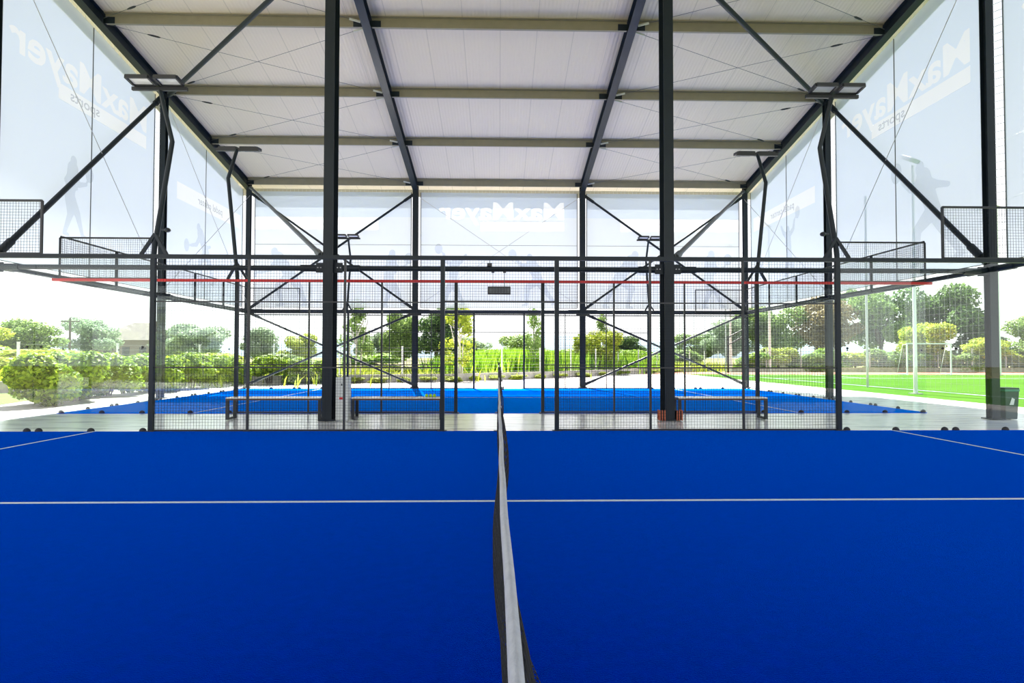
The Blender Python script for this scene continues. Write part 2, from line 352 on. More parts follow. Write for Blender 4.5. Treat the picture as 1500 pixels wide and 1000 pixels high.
# crossed wind-bracing rods below the deck, side bays
RY = [6.95] + PY[::-1][0:]
for s in (-1, 1):
    for k in range(len(PY)):
        ylo = PY[k]; yhi = PY[k + 1] if k + 1 < len(PY) else 7.2
        for q in (0, 1):
            if k == 3 and q == 1: pass
            xa, xb = s * (XO - .15), s * (XI + .15)
            y0, y1 = (ylo - .12, yhi + .12) if q == 0 else (yhi + .12, ylo - .12)
            a = Vector((xa, y0, zb(y0) + .05)); c = Vector((xb, y1, zb(y1) + .05))
            t = empty('bracing_rod', tuple(a), 'thin roof bracing rod, %s, %s panel from the eaves, %s towards the middle' % (SIDE[s], ORD[k], 'rising' if q == 0 else 'falling'), 'bracing rod', 'crossed rods under the roof')
            MB().tube([a, c], 0.0055, 6).build('rod', M['steel_grey'], t)
            p = a.lerp(c, .12); d = (c - a).normalized()
            MB().tube([p, p + d * .1, p + d * .24, p + d * .3], [.012, .026, .026, .012], 8).build('turnbuckle', M['black'], t)
            e = c - d * .28
            MB().bar(e, c, .015, .055).build('end_plate', M['cabinet'], t)

# tie beams at about three metres, with sleeves and end plates
def pipe(name, a, c, r, label, cat, group, m=M['steel'], sleeve=0.35, gap=0.25, up=None):
    a, c = Vector(a), Vector(c); d = (c - a).normalized()
    t = empty(name, tuple(a), label, cat, group)
    MB().tube([a + d * gap, c - d * gap], r, 10).build('tube', m, t)
    for p, e in ((a, d), (c, -d)):
        MB().tube([p + e * gap, p + e * (gap + sleeve)], r * 1.35, 10).build('sleeve', m, t)
        MB().bar(p + e * .06, p + e * (gap + .05), .02, r * 2.6, up=(0, 0, 1) if abs(d.z) < .9 else (0, 1, 0)).build('end_plate', m, t)
    return t
ZT = 3.1
for x0, x1, nm in ((-XO, -XI, 'over the hedge side bench'), (-XI, XI, 'over the open centre between the courts'), (XI, XO, 'over the pitch side bench')):
    pipe('tie_beam', (x0, ROW_Y, ZT), (x1, ROW_Y, ZT), .052, 'round steel tie beam ' + nm, 'tie beam', 'horizontal tie beams')
    pipe('tie_beam', (x0, EAVE_Y, ZT + .06), (x1, EAVE_Y, ZT + .06), .052, 'round steel tie beam below the end banners, ' + {-XO: 'hedge side bay', -XI: 'centre bay', XI: 'pitch side bay'}[x0], 'tie beam', 'horizontal tie beams')
for s in (-1, 1):
    for (y0, y1, nm) in ((0.7, ROW_Y, 'beside the near court'), (ROW_Y, SIDE_Y, 'between bench column and halfway column'), (SIDE_Y, EAVE_Y, 'between halfway column and corner column')):
        if y0 < 1 and s < 0: continue
        pipe('tie_beam', (s * XO, y0, ZT + .04), (s * XO, y1, ZT + .04), .055, 'round steel tie beam along the canopy edge %s, %s' % (nm, SIDE[s]), 'tie beam', 'horizontal tie beams')
# diagonal braces
for s in (-1, 1):
    sd = SIDE[s]; G = 'diagonal braces'
    pipe('diagonal_brace', (s * XO, ROW_Y + .1, 3.3), (s * XO, SIDE_Y - .05, zb(SIDE_Y) - .05), .062, 'thick diagonal brace rising along the canopy edge to the halfway column, ' + sd, 'brace', G, gap=.2, sleeve=.4)
    pipe('diagonal_brace', (s * (XI + .1), ROW_Y + .1, 9.95), (s * (XO - .08), SIDE_Y, zb(SIDE_Y) - .05), .062, 'thick diagonal brace falling from the tall column to the halfway column top, ' + sd, 'brace', G, gap=.2, sleeve=.5)
    pipe('diagonal_brace', (s * (XI + .16), ROW_Y + .0, 3.34), (s * (XO - .1), EAVE_Y - .12, zb(EAVE_Y) + .03), .055, 'grey diagonal brace rising from the tall column to the far corner column, ' + sd, 'brace', G, m=M['steel_grey'], gap=.12, sleeve=.42)
    for (z0, z1, nm) in ((ZT + .1, zb(EAVE_Y) - .12, 'upper'), (0.1, ZT, 'lower')):
        pipe('diagonal_brace', (s * XO, EAVE_Y, z0), (s * XI, EAVE_Y, z1), .045, '%s crossed brace in the end bay rising towards the centre, %s' % (nm, sd), 'brace', G, gap=.28, sleeve=.3)
        pipe('diagonal_brace', (s * XO, EAVE_Y - .11, z1), (s * XI, EAVE_Y - .11, z0), .045, '%s crossed brace in the end bay falling towards the centre, %s' % (nm, sd), 'brace', G, gap=.28, sleeve=.3)

# ------------------------------------------------------------------ printed banners
def outline_mesh(sdf, x0, x1, z0, z1, step):
    """marching squares of a 2D distance function -> flat polygons"""
    nx, nz = int((x1 - x0) / step) + 1, int((z1 - z0) / step) + 1
    X, Z = np.meshgrid(x0 + np.arange(nx) * step, z0 + np.arange(nz) * step); D = sdf(X, Z)
    vs, fs, idx = [], [], {}
    def vid(key, p):
        if key not in idx: idx[key] = len(vs); vs.append(p)
        return idx[key]
    for j in range(nz - 1):
        for i in range(nx - 1):
            cs = [(j, i), (j, i + 1), (j + 1, i + 1), (j + 1, i)]; d = [D[c] for c in cs]
            if min(d) >= 0: continue
            poly = []
            for k in range(4):
                c, n_ = cs[k], cs[(k + 1) % 4]
                if d[k] < 0: poly.append(vid(c, (X[c], Z[c])))
                if (d[k] < 0) != (d[(k + 1) % 4] < 0):
                    t = d[k] / (d[k] - d[(k + 1) % 4]); key = tuple(sorted((c, n_)))
                    poly.append(vid(key, (X[c] + t * (X[n_] - X[c]), Z[c] + t * (Z[n_] - Z[c]))))
            if len(poly) > 2: fs.append(tuple(poly))
    return vs, fs
def capsule(X, Z, a, b, ra, rb):
    ax, az, bx, bz = a[0], a[1], b[0], b[1]
    t = np.clip(((X - ax) * (bx - ax) + (Z - az) * (bz - az)) / max(1e-9, (bx - ax) ** 2 + (bz - az) ** 2), 0, 1)
    return np.hypot(X - ax - t * (bx - ax), Z - az - t * (bz - az)) - (ra + t * (rb - ra))
POSES = {   # head, chest, hip, elbow/hand (racket arm), elbow/hand, knee/foot, knee/foot, racket centre; unit height 1
 'ready': dict(head=(.02, .93), neck=(.01, .83), hip=(-.04, .48), arms=[[(.12, .66), (.25, .70)], [(-.10, .66), (.08, .60)]], legs=[[(-.02, .26), (-.12, .0)], [(.10, .28), (.20, .02)]], rk=(.31, .84)),
 'lunge': dict(head=(.10, .90), neck=(.06, .80), hip=(-.06, .48), arms=[[(.22, .74), (.34, .84)], [(-.10, .70), (-.24, .66)]], legs=[[(.14, .34), (.16, .02)], [(-.20, .26), (-.38, .04)]], rk=(.42, .95)),
 'low': dict(head=(.16, .84), neck=(.10, .75), hip=(-.10, .47), arms=[[(.22, .56), (.38, .52)], [(-.02, .54), (-.22, .60)]], legs=[[(.10, .30), (.04, .0)], [(-.24, .26), (-.34, .0)]], rk=(.51, .50)),
 'smash': dict(head=(-.02, .90), neck=(-.02, .80), hip=(.02, .46), arms=[[(.16, .88), (.20, 1.02)], [(-.16, .88), (-.24, 1.0)]], legs=[[(-.08, .26), (-.20, .02)], [(.12, .26), (.18, .0)]], rk=(.30, 1.12)),
}
def figure_mesh(pose, H, flip):
    P = POSES[pose]
    def sdf(X, Z):
        x = X * (-1 if flip else 1) / H; z = Z / H
        d = np.minimum(np.hypot((x - P['head'][0]) / .055, (z - P['head'][1]) / .07) * .06 - .06, capsule(x, z, P['neck'], P['head'], .03, .03))
        d = np.minimum(d, capsule(x, z, P['neck'], P['hip'], .095, .085))
        sh = (P['neck'][0], P['neck'][1] - .03)
        for e, h in P['arms']: d = np.minimum(np.minimum(d, capsule(x, z, sh, e, .052, .038)), capsule(x, z, e, h, .036, .024))
        for k, f in P['legs']:
            d = np.minimum(np.minimum(d, capsule(x, z, P['hip'], k, .09, .055)), capsule(x, z, k, f, .05, .028))
            d = np.minimum(d, capsule(x, z, f, (f[0] + .07, f[1] - .01), .026, .018))
        h = P['arms'][0][1]; r = P['rk']
        d = np.minimum(d, capsule(x, z, h, r, .014, .014))
        d = np.minimum(d, np.hypot((x - r[0]) / .075, (z - r[1]) / .10) * .085 - .085)
        return d
    return outline_mesh(sdf, -.65 * H, .65 * H, -.05 * H, 1.28 * H, .018 * H)
def text_mesh(s, size, bold):
    cu = bpy.data.curves.new('lettering', 'FONT'); cu.body = s; cu.size = size; cu.offset = bold; cu.resolution_u = 3
    o = bpy.data.objects.new('lettering', cu); C.objects.link(o)
    dg = bpy.context.evaluated_depsgraph_get(); me = bpy.data.meshes.new_from_object(o.evaluated_get(dg))
    vs = [(v.co.x, v.co.y) for v in me.vertices]; fs = [tuple(p.vertices) for p in me.polygons]
    bpy.data.objects.remove(o); bpy.data.curves.remove(cu); bpy.data.meshes.remove(me)
    return vs, fs
class Wall2D:
    """a banner plane: p(a, z, off) with a along the wall, off metres towards the courts"""
    def __init__(s, kind, pos): s.kind, s.pos = kind, pos
    def p(s, a, z, off=0.0):
        if s.kind == 'end': return (a, s.pos - off, z)
        return (s.pos - math.copysign(off, s.pos), a, z)
    def read(s):  # direction of reading for somebody outside
        return -1 if (s.kind == 'end' or s.pos < 0) else 1
def banner(W, a0, a1, ztop, label, logo=None, stripe=None, figs=(), seam_v=(), seam_h=(), group='see-through printed banners'):
    am = (a0 + a1) / 2; zbot = 3.3
    t = empty('printed_banner', W.p(am, zbot), label, 'banner', group)
    r = W.read(); cm = M['banner'] if W.kind == 'end' else M['banner_side']
    wave = lambda a, z: .012 * math.sin(a * 2.1 + z) * math.sin(math.pi * (a - a0) / (a1 - a0)) * math.sin(math.pi * min(1, (z - zbot) / 4.5))
    cloth = MB()
    def patch(aL, aR, zl, zh, na, nz):
        base = len(cloth.v)
        for j in range(nz + 1):
            for i in range(na + 1):
                a = aL + (aR - aL) * i / na; z = zl(a) + (zh(a) - zl(a)) * j / nz; cloth.v.append(W.p(a, z, wave(a, z)))
        for j in range(nz):
            for i in range(na):
                q = base + j * (na + 1) + i; cloth.f.append((q, q + 1, q + na + 2, q + na + 1)); cloth.mi.append(0); cloth.smooth.append(True)
    bot = lambda a: zbot
    win = None
    if logo:
        aS, wid, zbase, cap = logo
        vs, fs = text_mesh('MaxMayer', 1.0, .022); xs = [v[0] for v in vs]; x0 = min(xs); kx = wid / (max(xs) - x0); kz = cap / .73
        lv = [(aS + r * (x - x0) * kx, zbase + z * kz) for x, z in vs]
        bar = (min(aS, aS + r * 3.5), max(aS, aS + r * 3.5), zbase - .5, zbase - .12)
        la = [v[0] for v in lv]; st = .02; wa0 = min(la) - .06; wz0 = zbase - .56; na_ = int((max(la) + .06 - wa0) / st) + 1; nz_ = int((zbase + cap + .12 - wz0) / st) + 1
        win = (wa0, wa0 + na_ * st, wz0, wz0 + nz_ * st)
        K = 4; h_ = st / K; mask = np.zeros((nz_ * K + K, na_ * K + K), bool)      # letters on a fine raster
        for f in fs:
            for q in range(1, len(f) - 1):
                p = np.array([lv[f[0]], lv[f[q]], lv[f[q + 1]]]); i0, j0 = np.floor((p.min(0) - (wa0, wz0)) / h_).astype(int); i1, j1 = np.ceil((p.max(0) - (wa0, wz0)) / h_).astype(int) + 1
                X, Z = np.meshgrid(wa0 + (np.arange(i0, i1) + .5) * h_, wz0 + (np.arange(j0, j1) + .5) * h_)
                e = [(p[(k + 1) % 3, 0] - p[k, 0]) * (Z - p[k, 1]) - (p[(k + 1) % 3, 1] - p[k, 1]) * (X - p[k, 0]) for k in range(3)]
                ins = ((e[0] >= 0) & (e[1] >= 0) & (e[2] >= 0)) | ((e[0] <= 0) & (e[1] <= 0) & (e[2] <= 0))
                mask[j0:j1, i0:i1] |= ins[:mask.shape[0] - j0, :mask.shape[1] - i0]
        cum = np.zeros((mask.shape[0] + 1, mask.shape[1] + 1)); cum[1:, 1:] = mask.cumsum(0).cumsum(1)
        F = np.zeros((nz_ + 1, na_ + 1))
        for j in range(nz_ + 1):
            for i in range(na_ + 1):
                ja, jb, ia, ib = max(0, j * K - 2), min(mask.shape[0], j * K + 2), max(0, i * K - 2), min(mask.shape[1], i * K + 2)
                F[j, i] = (cum[jb, ib] - cum[ja, ib] - cum[jb, ia] + cum[ja, ia]) / max(1, (jb - ja) * (ib - ia))
        def field(sign, withbar):
            def f(X, Z):
                d = .5 - F                                            # < 0 inside the letters
                if withbar: d = np.minimum(d, np.maximum(np.maximum(bar[0] - X, X - bar[1]), np.maximum(bar[2] - Z, Z - bar[3])) / st)
                return sign * d
            return f
        ext = (wa0, wa0 + na_ * st + 1e-6, wz0, wz0 + nz_ * st + 1e-6, st)
        vs, fs = outline_mesh(field(-1, True), *ext); cloth.add([W.p(a, z, wave(a, z)) for a, z in vs], fs, 0, True)
        def bar_only(X, Z): return np.maximum(np.maximum(np.maximum(bar[0] - X, X - bar[1]), np.maximum(bar[2] - Z, Z - bar[3])) / st, F - .5)
        vs, fs = outline_mesh(bar_only, *ext); lt = MB(); lt.add([W.p(a, z, wave(a, z)) for a, z in vs], fs, 0, True); lt.build('white_bar', M['print_white'], t)
        vs, fs = outline_mesh(field(1, False), *ext); lt = MB(); lt.add([W.p(a, z, wave(a, z)) for a, z in vs], fs, 0, True)
        lt.build('lettering', M['print_white'], t)
    if stripe:
        aS, ln_, z0, z1, tS, tw = stripe
        win = (min(aS, aS + r * ln_), max(aS, aS + r * ln_), z0, z1)
        lt = MB(); n = 20
        for j in (0, 1):
            for i in range(n + 1): a = win[0] + (win[1] - win[0]) * i / n; z = (z0, z1)[j]; lt.v.append(W.p(a, z, wave(a, z)))
        for i in range(n): lt.f.append((i, i + 1, n + 2 + i, n + 1 + i)); lt.mi.append(0); lt.smooth.append(True)
        lt.build('white_bar', M['print_white'], t)
    if win:
        patch(a0, win[0], bot, ztop, 6, 12); patch(win[1], a1, bot, ztop, 6, 12)
        patch(win[0], win[1], bot, lambda a: win[2], 20, 8); patch(win[0], win[1], lambda a: win[3], ztop, 20, 4)
    else: patch(a0, a1, bot, ztop, 24, 24)
    cloth.build('cloth', cm, t)
    h = MB()                                       # hems and seams
    for p, q in (((a0, zbot), (a1, zbot)), ((a0, zbot), (a0, ztop(a0))), ((a1, zbot), (a1, ztop(a1)))): h.bar(W.p(*p), W.p(*q), .03, .012)
    for a in seam_v: h.bar(W.p(a, zbot, .015), W.p(a, ztop(a) - .02, .015), .016, .016)
    for z in seam_h: h.bar(W.p(a0, z, .015), W.p(a1, z, .015), .012, .012)
    h.build('hem', M['steel_grey'], t)
    lc = MB()                                      # lacing to the columns
    for s_, a in ((-1, a0), (1, a1)):
        z = zbot + .15
        while z < ztop(a) - .1:
            lc.bar(W.p(a, z), W.p(a + s_ * (.185 if W.kind == 'side' else .11), z + .02, .07 if W.kind == 'side' else .0), .008, .008, caps=False); z += .16
    k = int((a1 - a0) / .16)
    for i in range(1, k):
        a = a0 + (a1 - a0) * i / k; lc.bar(W.p(a, ztop(a)), W.p(a, ztop(a) + .1), .008, .008, caps=False, up=(1, 1, 0))
    lc.build('lacing', M['cabinet'], t)['kind'] = 'stuff'
    def put(name, vs, fs, a, z, m, off, sx=1, sz=1):
        b = MB(); b.add([W.p(a + r * x * sx, z + zz * sz, off) for x, zz in vs], fs); return b.build(name, m, t)
    if logo:
        vs, fs = text_mesh('sports', .36, .004); xs = [v[0] for v in vs]
        put('lettering', [(x - min(xs), z) for x, z in vs], fs, aS + r * 2.1, zbase - .40, M['print_ink'], .03, 1.05 / (max(xs) - min(xs)), 1)
    if stripe:
        vs, fs = text_mesh('padel center', .42, .004); xs = [v[0] for v in vs]
        put('lettering', [(x - min(xs), z) for x, z in vs], fs, tS, z0 + .16, M['print_ink'], .03, tw / (max(xs) - min(xs)), .85)
    for pose, a, z, H, fl in figs:
        vs, fs = figure_mesh(pose, H, fl); put('printed_figure', vs, fs, a, z, M['print_grey' if W.kind == 'end' else 'print_shade'], .04)
    return t
E_ = Wall2D('end', EAVE_Y + .14); g = .20
banner(E_, -XO + g, -XI - g, lambda a: zb(EAVE_Y) - .06, 'pale end banner with a white text stripe and two player silhouettes, by the hedge', stripe=(-5.05, 5.1, 6.56, 7.06, -6.57, 2.08), figs=(('ready', -4.5, 3.38, 2.35, True), ('low', -8.9, 3.42, 2.6, False)), seam_h=(5.93,))
banner(E_, -XI + g, XI - g, lambda a: zb(EAVE_Y) - .06, 'pale centre end banner with big white lettering above two player silhouettes', logo=(2.72, 5.25, 7.04, .73), figs=(('smash', -1.9, 3.42, 2.1, False), ('lunge', 1.5, 3.4, 2.25, False)), seam_h=(5.93,))
banner(E_, XI + g, XO - g, lambda a: zb(EAVE_Y) - .06, 'pale end banner with a white text stripe and two player silhouettes, by the pitch', stripe=(10.12, 5.0, 6.56, 7.06, 8.86, 2.2), figs=(('low', 5.3, 3.36, 2.6, True), ('ready', 8.9, 3.36, 2.4, True)), seam_h=(5.93,))
for s in (-1, 1):
    W = Wall2D('side', s * (XO + .14)); top = lambda a: zb(a) - .15
    mir = -s
    banner(W, ROW_Y + .26, SIDE_Y - .26, top, 'large pale side banner with slanting white lettering and one player silhouette, ' + SIDE[s], logo=((7.45 if s > 0 else 12.3), 4.95, 7.92, .76),
           figs=((('ready', 9.25, 4.25, 1.95, True),) if s < 0 else (('lunge', 8.75, 3.55, 2.7, False),)), seam_v=(9.95,))
    banner(W, SIDE_Y + .26, EAVE_Y - .26, top, 'pale side banner with white text stripe next to the corner column, ' + SIDE[s], stripe=((13.95 if s > 0 else 18.75), 4.75, 6.42, 6.98, (15.3 if s > 0 else 17.1), 1.8),
           figs=(('smash' if s > 0 else 'low', 15.7, 3.9, 2.2, s > 0),), seam_v=(15.87,))
W = Wall2D('side', XO + .14)
banner(W, .9, ROW_Y - .26, lambda a: zb(a) - .16, 'pale side banner alongside the near court, cut by the picture edge', logo=(1.4, 4.75, 7.92, .76))
# thin crossed cables behind the banners
def cable(a, c, label):
    b = MB(); b.tube([a, c], .009, 5); t = b.build('bracing_cable', M['galv'], None, a); tag(t, label, 'cable', 'thin cables behind the banners')
for s in (-1, 1):
    x = s * (XO - .04)
    cable((x, ROW_Y + .08, 10.1), (x, SIDE_Y - .08, 3.4), 'thin cable slanting down across the large side banner, ' + SIDE[s])
    cable((x, SIDE_Y + .08, zb(SIDE_Y) - .2), (x, EAVE_Y - .08, 3.4), 'thin cable falling across the side banner beside the corner column, ' + SIDE[s])
    cable((x - s * .03, SIDE_Y + .08, 3.4), (x - s * .03, EAVE_Y - .08, zb(EAVE_Y) - .3), 'thin cable rising across the side banner beside the corner column, ' + SIDE[s])
cable((-XI + .2, EAVE_Y - .12, 7.85), (XI - .2, EAVE_Y - .12, 3.4), 'thin cable falling across the centre end banner towards the pitch')
cable((XI - .2, EAVE_Y - .16, 7.85), (-XI + .2, EAVE_Y - .16, 3.4), 'thin cable falling across the centre end banner towards the hedge')

# ------------------------------------------------------------------ court enclosures
WT = 0.0033
def mesh_grid(W, a0, a1, z0, z1, cell=.05, wt=WT):
    b = MB(); n = int(round((a1 - a0) / cell))
    up = (0, 1, 0) if W.kind == 'end' else (1, 0, 0)
    for i in range(1, n): a = a0 + (a1 - a0) * i / n; b.bar(W.p(a, z0), W.p(a, z1), wt, wt, up=up, caps=False)
    m_ = int(round((z1 - z0) / cell))
    for j in range(1, m_): z = z0 + (z1 - z0) * j / m_; b.bar(W.p(a0, z, wt), W.p(a1, z, wt), wt, wt, caps=False)
    return b
def mesh_panel(W, a0, a1, z0, z1, label, rails=(), bottom=True, framed=0, group='wire mesh fence panels'):
    t = empty('mesh_fencing', W.p((a0 + a1) / 2, z0), label, 'fence panel', group)
    mesh_grid(W, a0, a1, z0, z1).build('wire_mesh', M['wire'], t)
    for z in rails: MB().bar(W.p(a0, z), W.p(a1, z), .024, .024).build('rail', M['black'], t)
    if bottom: MB().bar(W.p(a0, z0 + .015), W.p(a1, z0 + .015), .03, .03).build('bottom_rail', M['black'], t)
    if framed:
        f = MB(); k = framed
        for p, q in (((a0, z0), (a1, z0)), ((a0, z1), (a1, z1)), ((a0, z0), (a0, z1)), ((a1, z0), (a1, z1))): f.bar(W.p(*p), W.p(*q), k, k)
        f.build('frame', M['black'], t)
    return t
def post(x, y, z1, w, label, z0=0.0):
    t = empty('fence_post', (x, y, z0), label, 'fence post', 'black fence posts')
    MB().box(x - w / 2, x + w / 2, y - w / 2, y + w / 2, z0, z1).build('shaft', M['black'] if w < .05 else M['steel'], t)
    if z0 == 0: MB().box(x - w / 2 - .04, x + w / 2 + .04, y - w / 2 - .025, y + w / 2 + .025, 0, .012).build('foot_plate', M['black'], t)
    return t
BAYS = [-6.0, -4.36, -2.70, -1.0, 1.0, 2.65, 4.30, 6.0]
FENCES = ((NEAR_Y1, 'front fence', M['steel'], 'long dark top rail of the fence behind the near court', 1),
          (FAR_Y0, 'red-topped fence', M['red'], 'long bright red top rail of the fence behind the benches', 2),
          (FAR_Y1, 'distant fence', M['steel'], 'dark top rail of the distant fence beyond the far court', 3))
for Y, nm, rm, rl, idx in FENCES:
    W = Wall2D('end', Y)
    for k in range(7):
        a0, a1 = BAYS[k], BAYS[k + 1]
        if k == 3:
            mesh_panel(W, a0 + .03, a1 - .03, 2.24, 2.98, 'wire mesh panel above the doorway of the ' + nm, bottom=True); continue
        s = -1 if k < 3 else 1; o = (3 - k) if k < 3 else (k - 3)
        mesh_panel(W, a0 + .02, a1 - .02, 0.0, 2.98, 'black wire mesh panel of the %s, %s out from doorway, %s' % (nm, ORD[o - 1], SIDE[s]), rails=(1.1, 2.24))
    for k, x in enumerate(BAYS):
        s = -1 if x < 0 else 1; o = {3: 0, 4: 0, 2: 1, 5: 1, 1: 2, 6: 2, 0: 3, 7: 3}[k]
        w = (.075 if o in (0, 3) else .036)
        lab = ('sturdy doorway post' if o == 0 else 'sturdy corner post next to the glass' if o == 3 else '%s slim post out from the doorway' % ORD[o - 1])
        post(x, Y, 2.99, w, '%s of the %s, %s' % (lab, nm, SIDE[s]))
    b = MB(); b.bar((-10.15 if idx == 2 else -10.05, Y, 3.02), (10.15 if idx == 2 else 10.05, Y, 3.02), .07, .07 if idx != 2 else .06)
    t = b.build('top_rail', rm, None, (0, Y, 3.02)); tag(t, rl, 'rail')
# glass panes with their floor clamps
def pane(W, a0, a1, label, z1=2.97):
    t = empty('court_glass', W.p((a0 + a1) / 2, 0), label, 'glass pane', 'clear glass court panes')
    b = MB(); q = [W.p(a, 0, o) for o in (-.006, .006) for a in (a0 + .006, a1 - .006)]
    xs = [p[0] for p in q]; ys = [p[1] for p in q]; b.box(min(xs), max(xs), min(ys), max(ys), .012, z1); b.build('glass', M['glass'], t)
    for a in (a0 + .10, a0 + (a1 - a0) * .5, a1 - .10):
        c = MB(); p = W.p(a, 0.0); c.ball((p[0], p[1], 0.0), .064, 12, 5, (1.0 if W.kind == 'end' else .6, .6 if W.kind == 'end' else 1.0, .95), half=True)
        c.build('clamp', M['rubber'], t)
    for a in (a0 + .12, a1 - .12): MB().tube([W.p(a, 1.45, .006), W.p(a, 1.45, .02)], .02, 8).build('fixing_disc', M['rubber'], t)
for Y, nm, _, _, idx in FENCES:
    W = Wall2D('end', Y)
    for s in (-1, 1):
        for a0, a1, wh in ((6.04, 8.0, 'next to the mesh'), (8.0, 10.0, 'at the outer corner')):
            b0, b1 = sorted((s * a0, s * a1)); pane(W, b0, b1, 'clear glass pane in line with the %s, %s, %s' % (nm, wh, SIDE[s]))
        b0, b1 = sorted((s * 7.92, s * 10.0))
        if not (idx == 1 and False): mesh_panel(W, b0, b1, 3.06, 3.98, 'small framed mesh panel above the glass of the %s, %s' % (nm, SIDE[s]), bottom=False, framed=.035, group='small mesh panels above the glass')
for s in (-1, 1):
    W = Wall2D('side', s * 10.0)
    for k in range(5):
        y0 = FAR_Y0 + 2 * k
        pane(W, y0 + (.02 if k == 0 else 0), y0 + 2 - (.02 if k == 4 else 0), 'clear glass pane of the far court end wall, %s from benches, %s' % (ORD[k], SIDE[s]))
        mesh_panel(W, y0 + .03, y0 + 1.97, 3.06, 3.98, 'mesh panel above the end wall glass, %s from the benches, %s' % (ORD[k], SIDE[s]), bottom=True, group='mesh panels along the end walls')
        if k: post(s * 10.0, y0, 4.0, .05, 'short black post above the end wall glass, %s from the benches, %s' % (ORD[k - 1], SIDE[s]), z0=3.0)
    b = MB(); b.bar((s * 10.0, FAR_Y0 + .02, 4.01), (s * 10.0, FAR_Y1 - .02, 4.01), .035, .035); t = b.build('top_rail', M['black'], None, (s * 10, 13.3, 4.0)); tag(t, 'thin black rail along the top of the end wall mesh, ' + SIDE[s], 'rail')
    b = MB(); b.bar((s * 10.0, FAR_Y0 + .04, 3.01), (s * 10.0, FAR_Y1 - .04, 3.01), .05, .05); t = b.build('glass_rail', M['steel'], None, (s * 10, 13.3, 3.0)); tag(t, 'dark rail between the end wall glass and its mesh, ' + SIDE[s], 'rail')

# ------------------------------------------------------------------ floodlights on the corner posts
def floodlight(x, y, out, label):
    """out = +1/-1 the way the pole kinks (away from its court)"""
    t = empty('floodlight', (x, y, 3.05), label, 'floodlight', 'floodlights on bent poles')
    k = (x, y + out * .52, 5.22); top = (x, y + out * .10, 6.0)
    b = MB(); b.tube([(x, y, 3.05), (x, y + out * .02, 3.2), k, (top[0], top[1], top[2])], [.045, .045, .042, .038], 8); b.build('pole', M['steel'], t)
    b = MB()
    for s in (-1, 1): b.bar((x + s * .22, y, 3.05), (x, y + out * .03, 3.42), .05, .05)
    b.build('bracket', M['steel'], t)
    b = MB(); b.bar((x - .48, top[1], top[2]), (x + .48, top[1], top[2]), .05, .06); b.build('crossbar', M['black'], t)
    for s in (-1, 1):
        x0 = x + s * .24; yy = top[1] - out * .04; zz = top[2] + .06
        fr = MB(); w, d = .19, .24
        for p, q in (((x0 - w, 0), (x0 + w, 0)), ((x0 - w, d), (x0 + w, d)), ((x0 - w, 0), (x0 - w, d)), ((x0 + w, 0), (x0 + w, d))):
            fr.bar((p[0], yy - out * p[1], zz + p[1] * .12), (q[0], yy - out * q[1], zz + q[1] * .12), .04, .06)
        h = fr.build('lamp_head', M['black'], t)
        gl = MB(); c = [(x0 + i * (w - .02), yy - out * j, zz + j * .12 - .01) for i, j in ((-1, .02), (1, .02), (1, d - .02), (-1, d - .02))]
        gl.add(c + [(p[0], p[1], p[2] + .02) for p in c], [(0, 1, 2, 3), (7, 6, 5, 4), (0, 4, 5, 1), (1, 5, 6, 2), (2, 6, 7, 3), (3, 7, 4, 0)]); gl.build('lens', M['lamp_glass'], h)
for s in (-1, 1):
    floodlight(s * 6.0, NEAR_Y1, 1, 'floodlight on a bent pole over the near court corner post, ' + SIDE[s])
    floodlight(s * 6.0, FAR_Y0, -1, 'floodlight on a bent pole over the red-topped fence corner post, ' + SIDE[s])
    floodlight(s * 6.05, FAR_Y1, 1, 'small distant floodlight on the far fence of the far court, ' + SIDE[s])

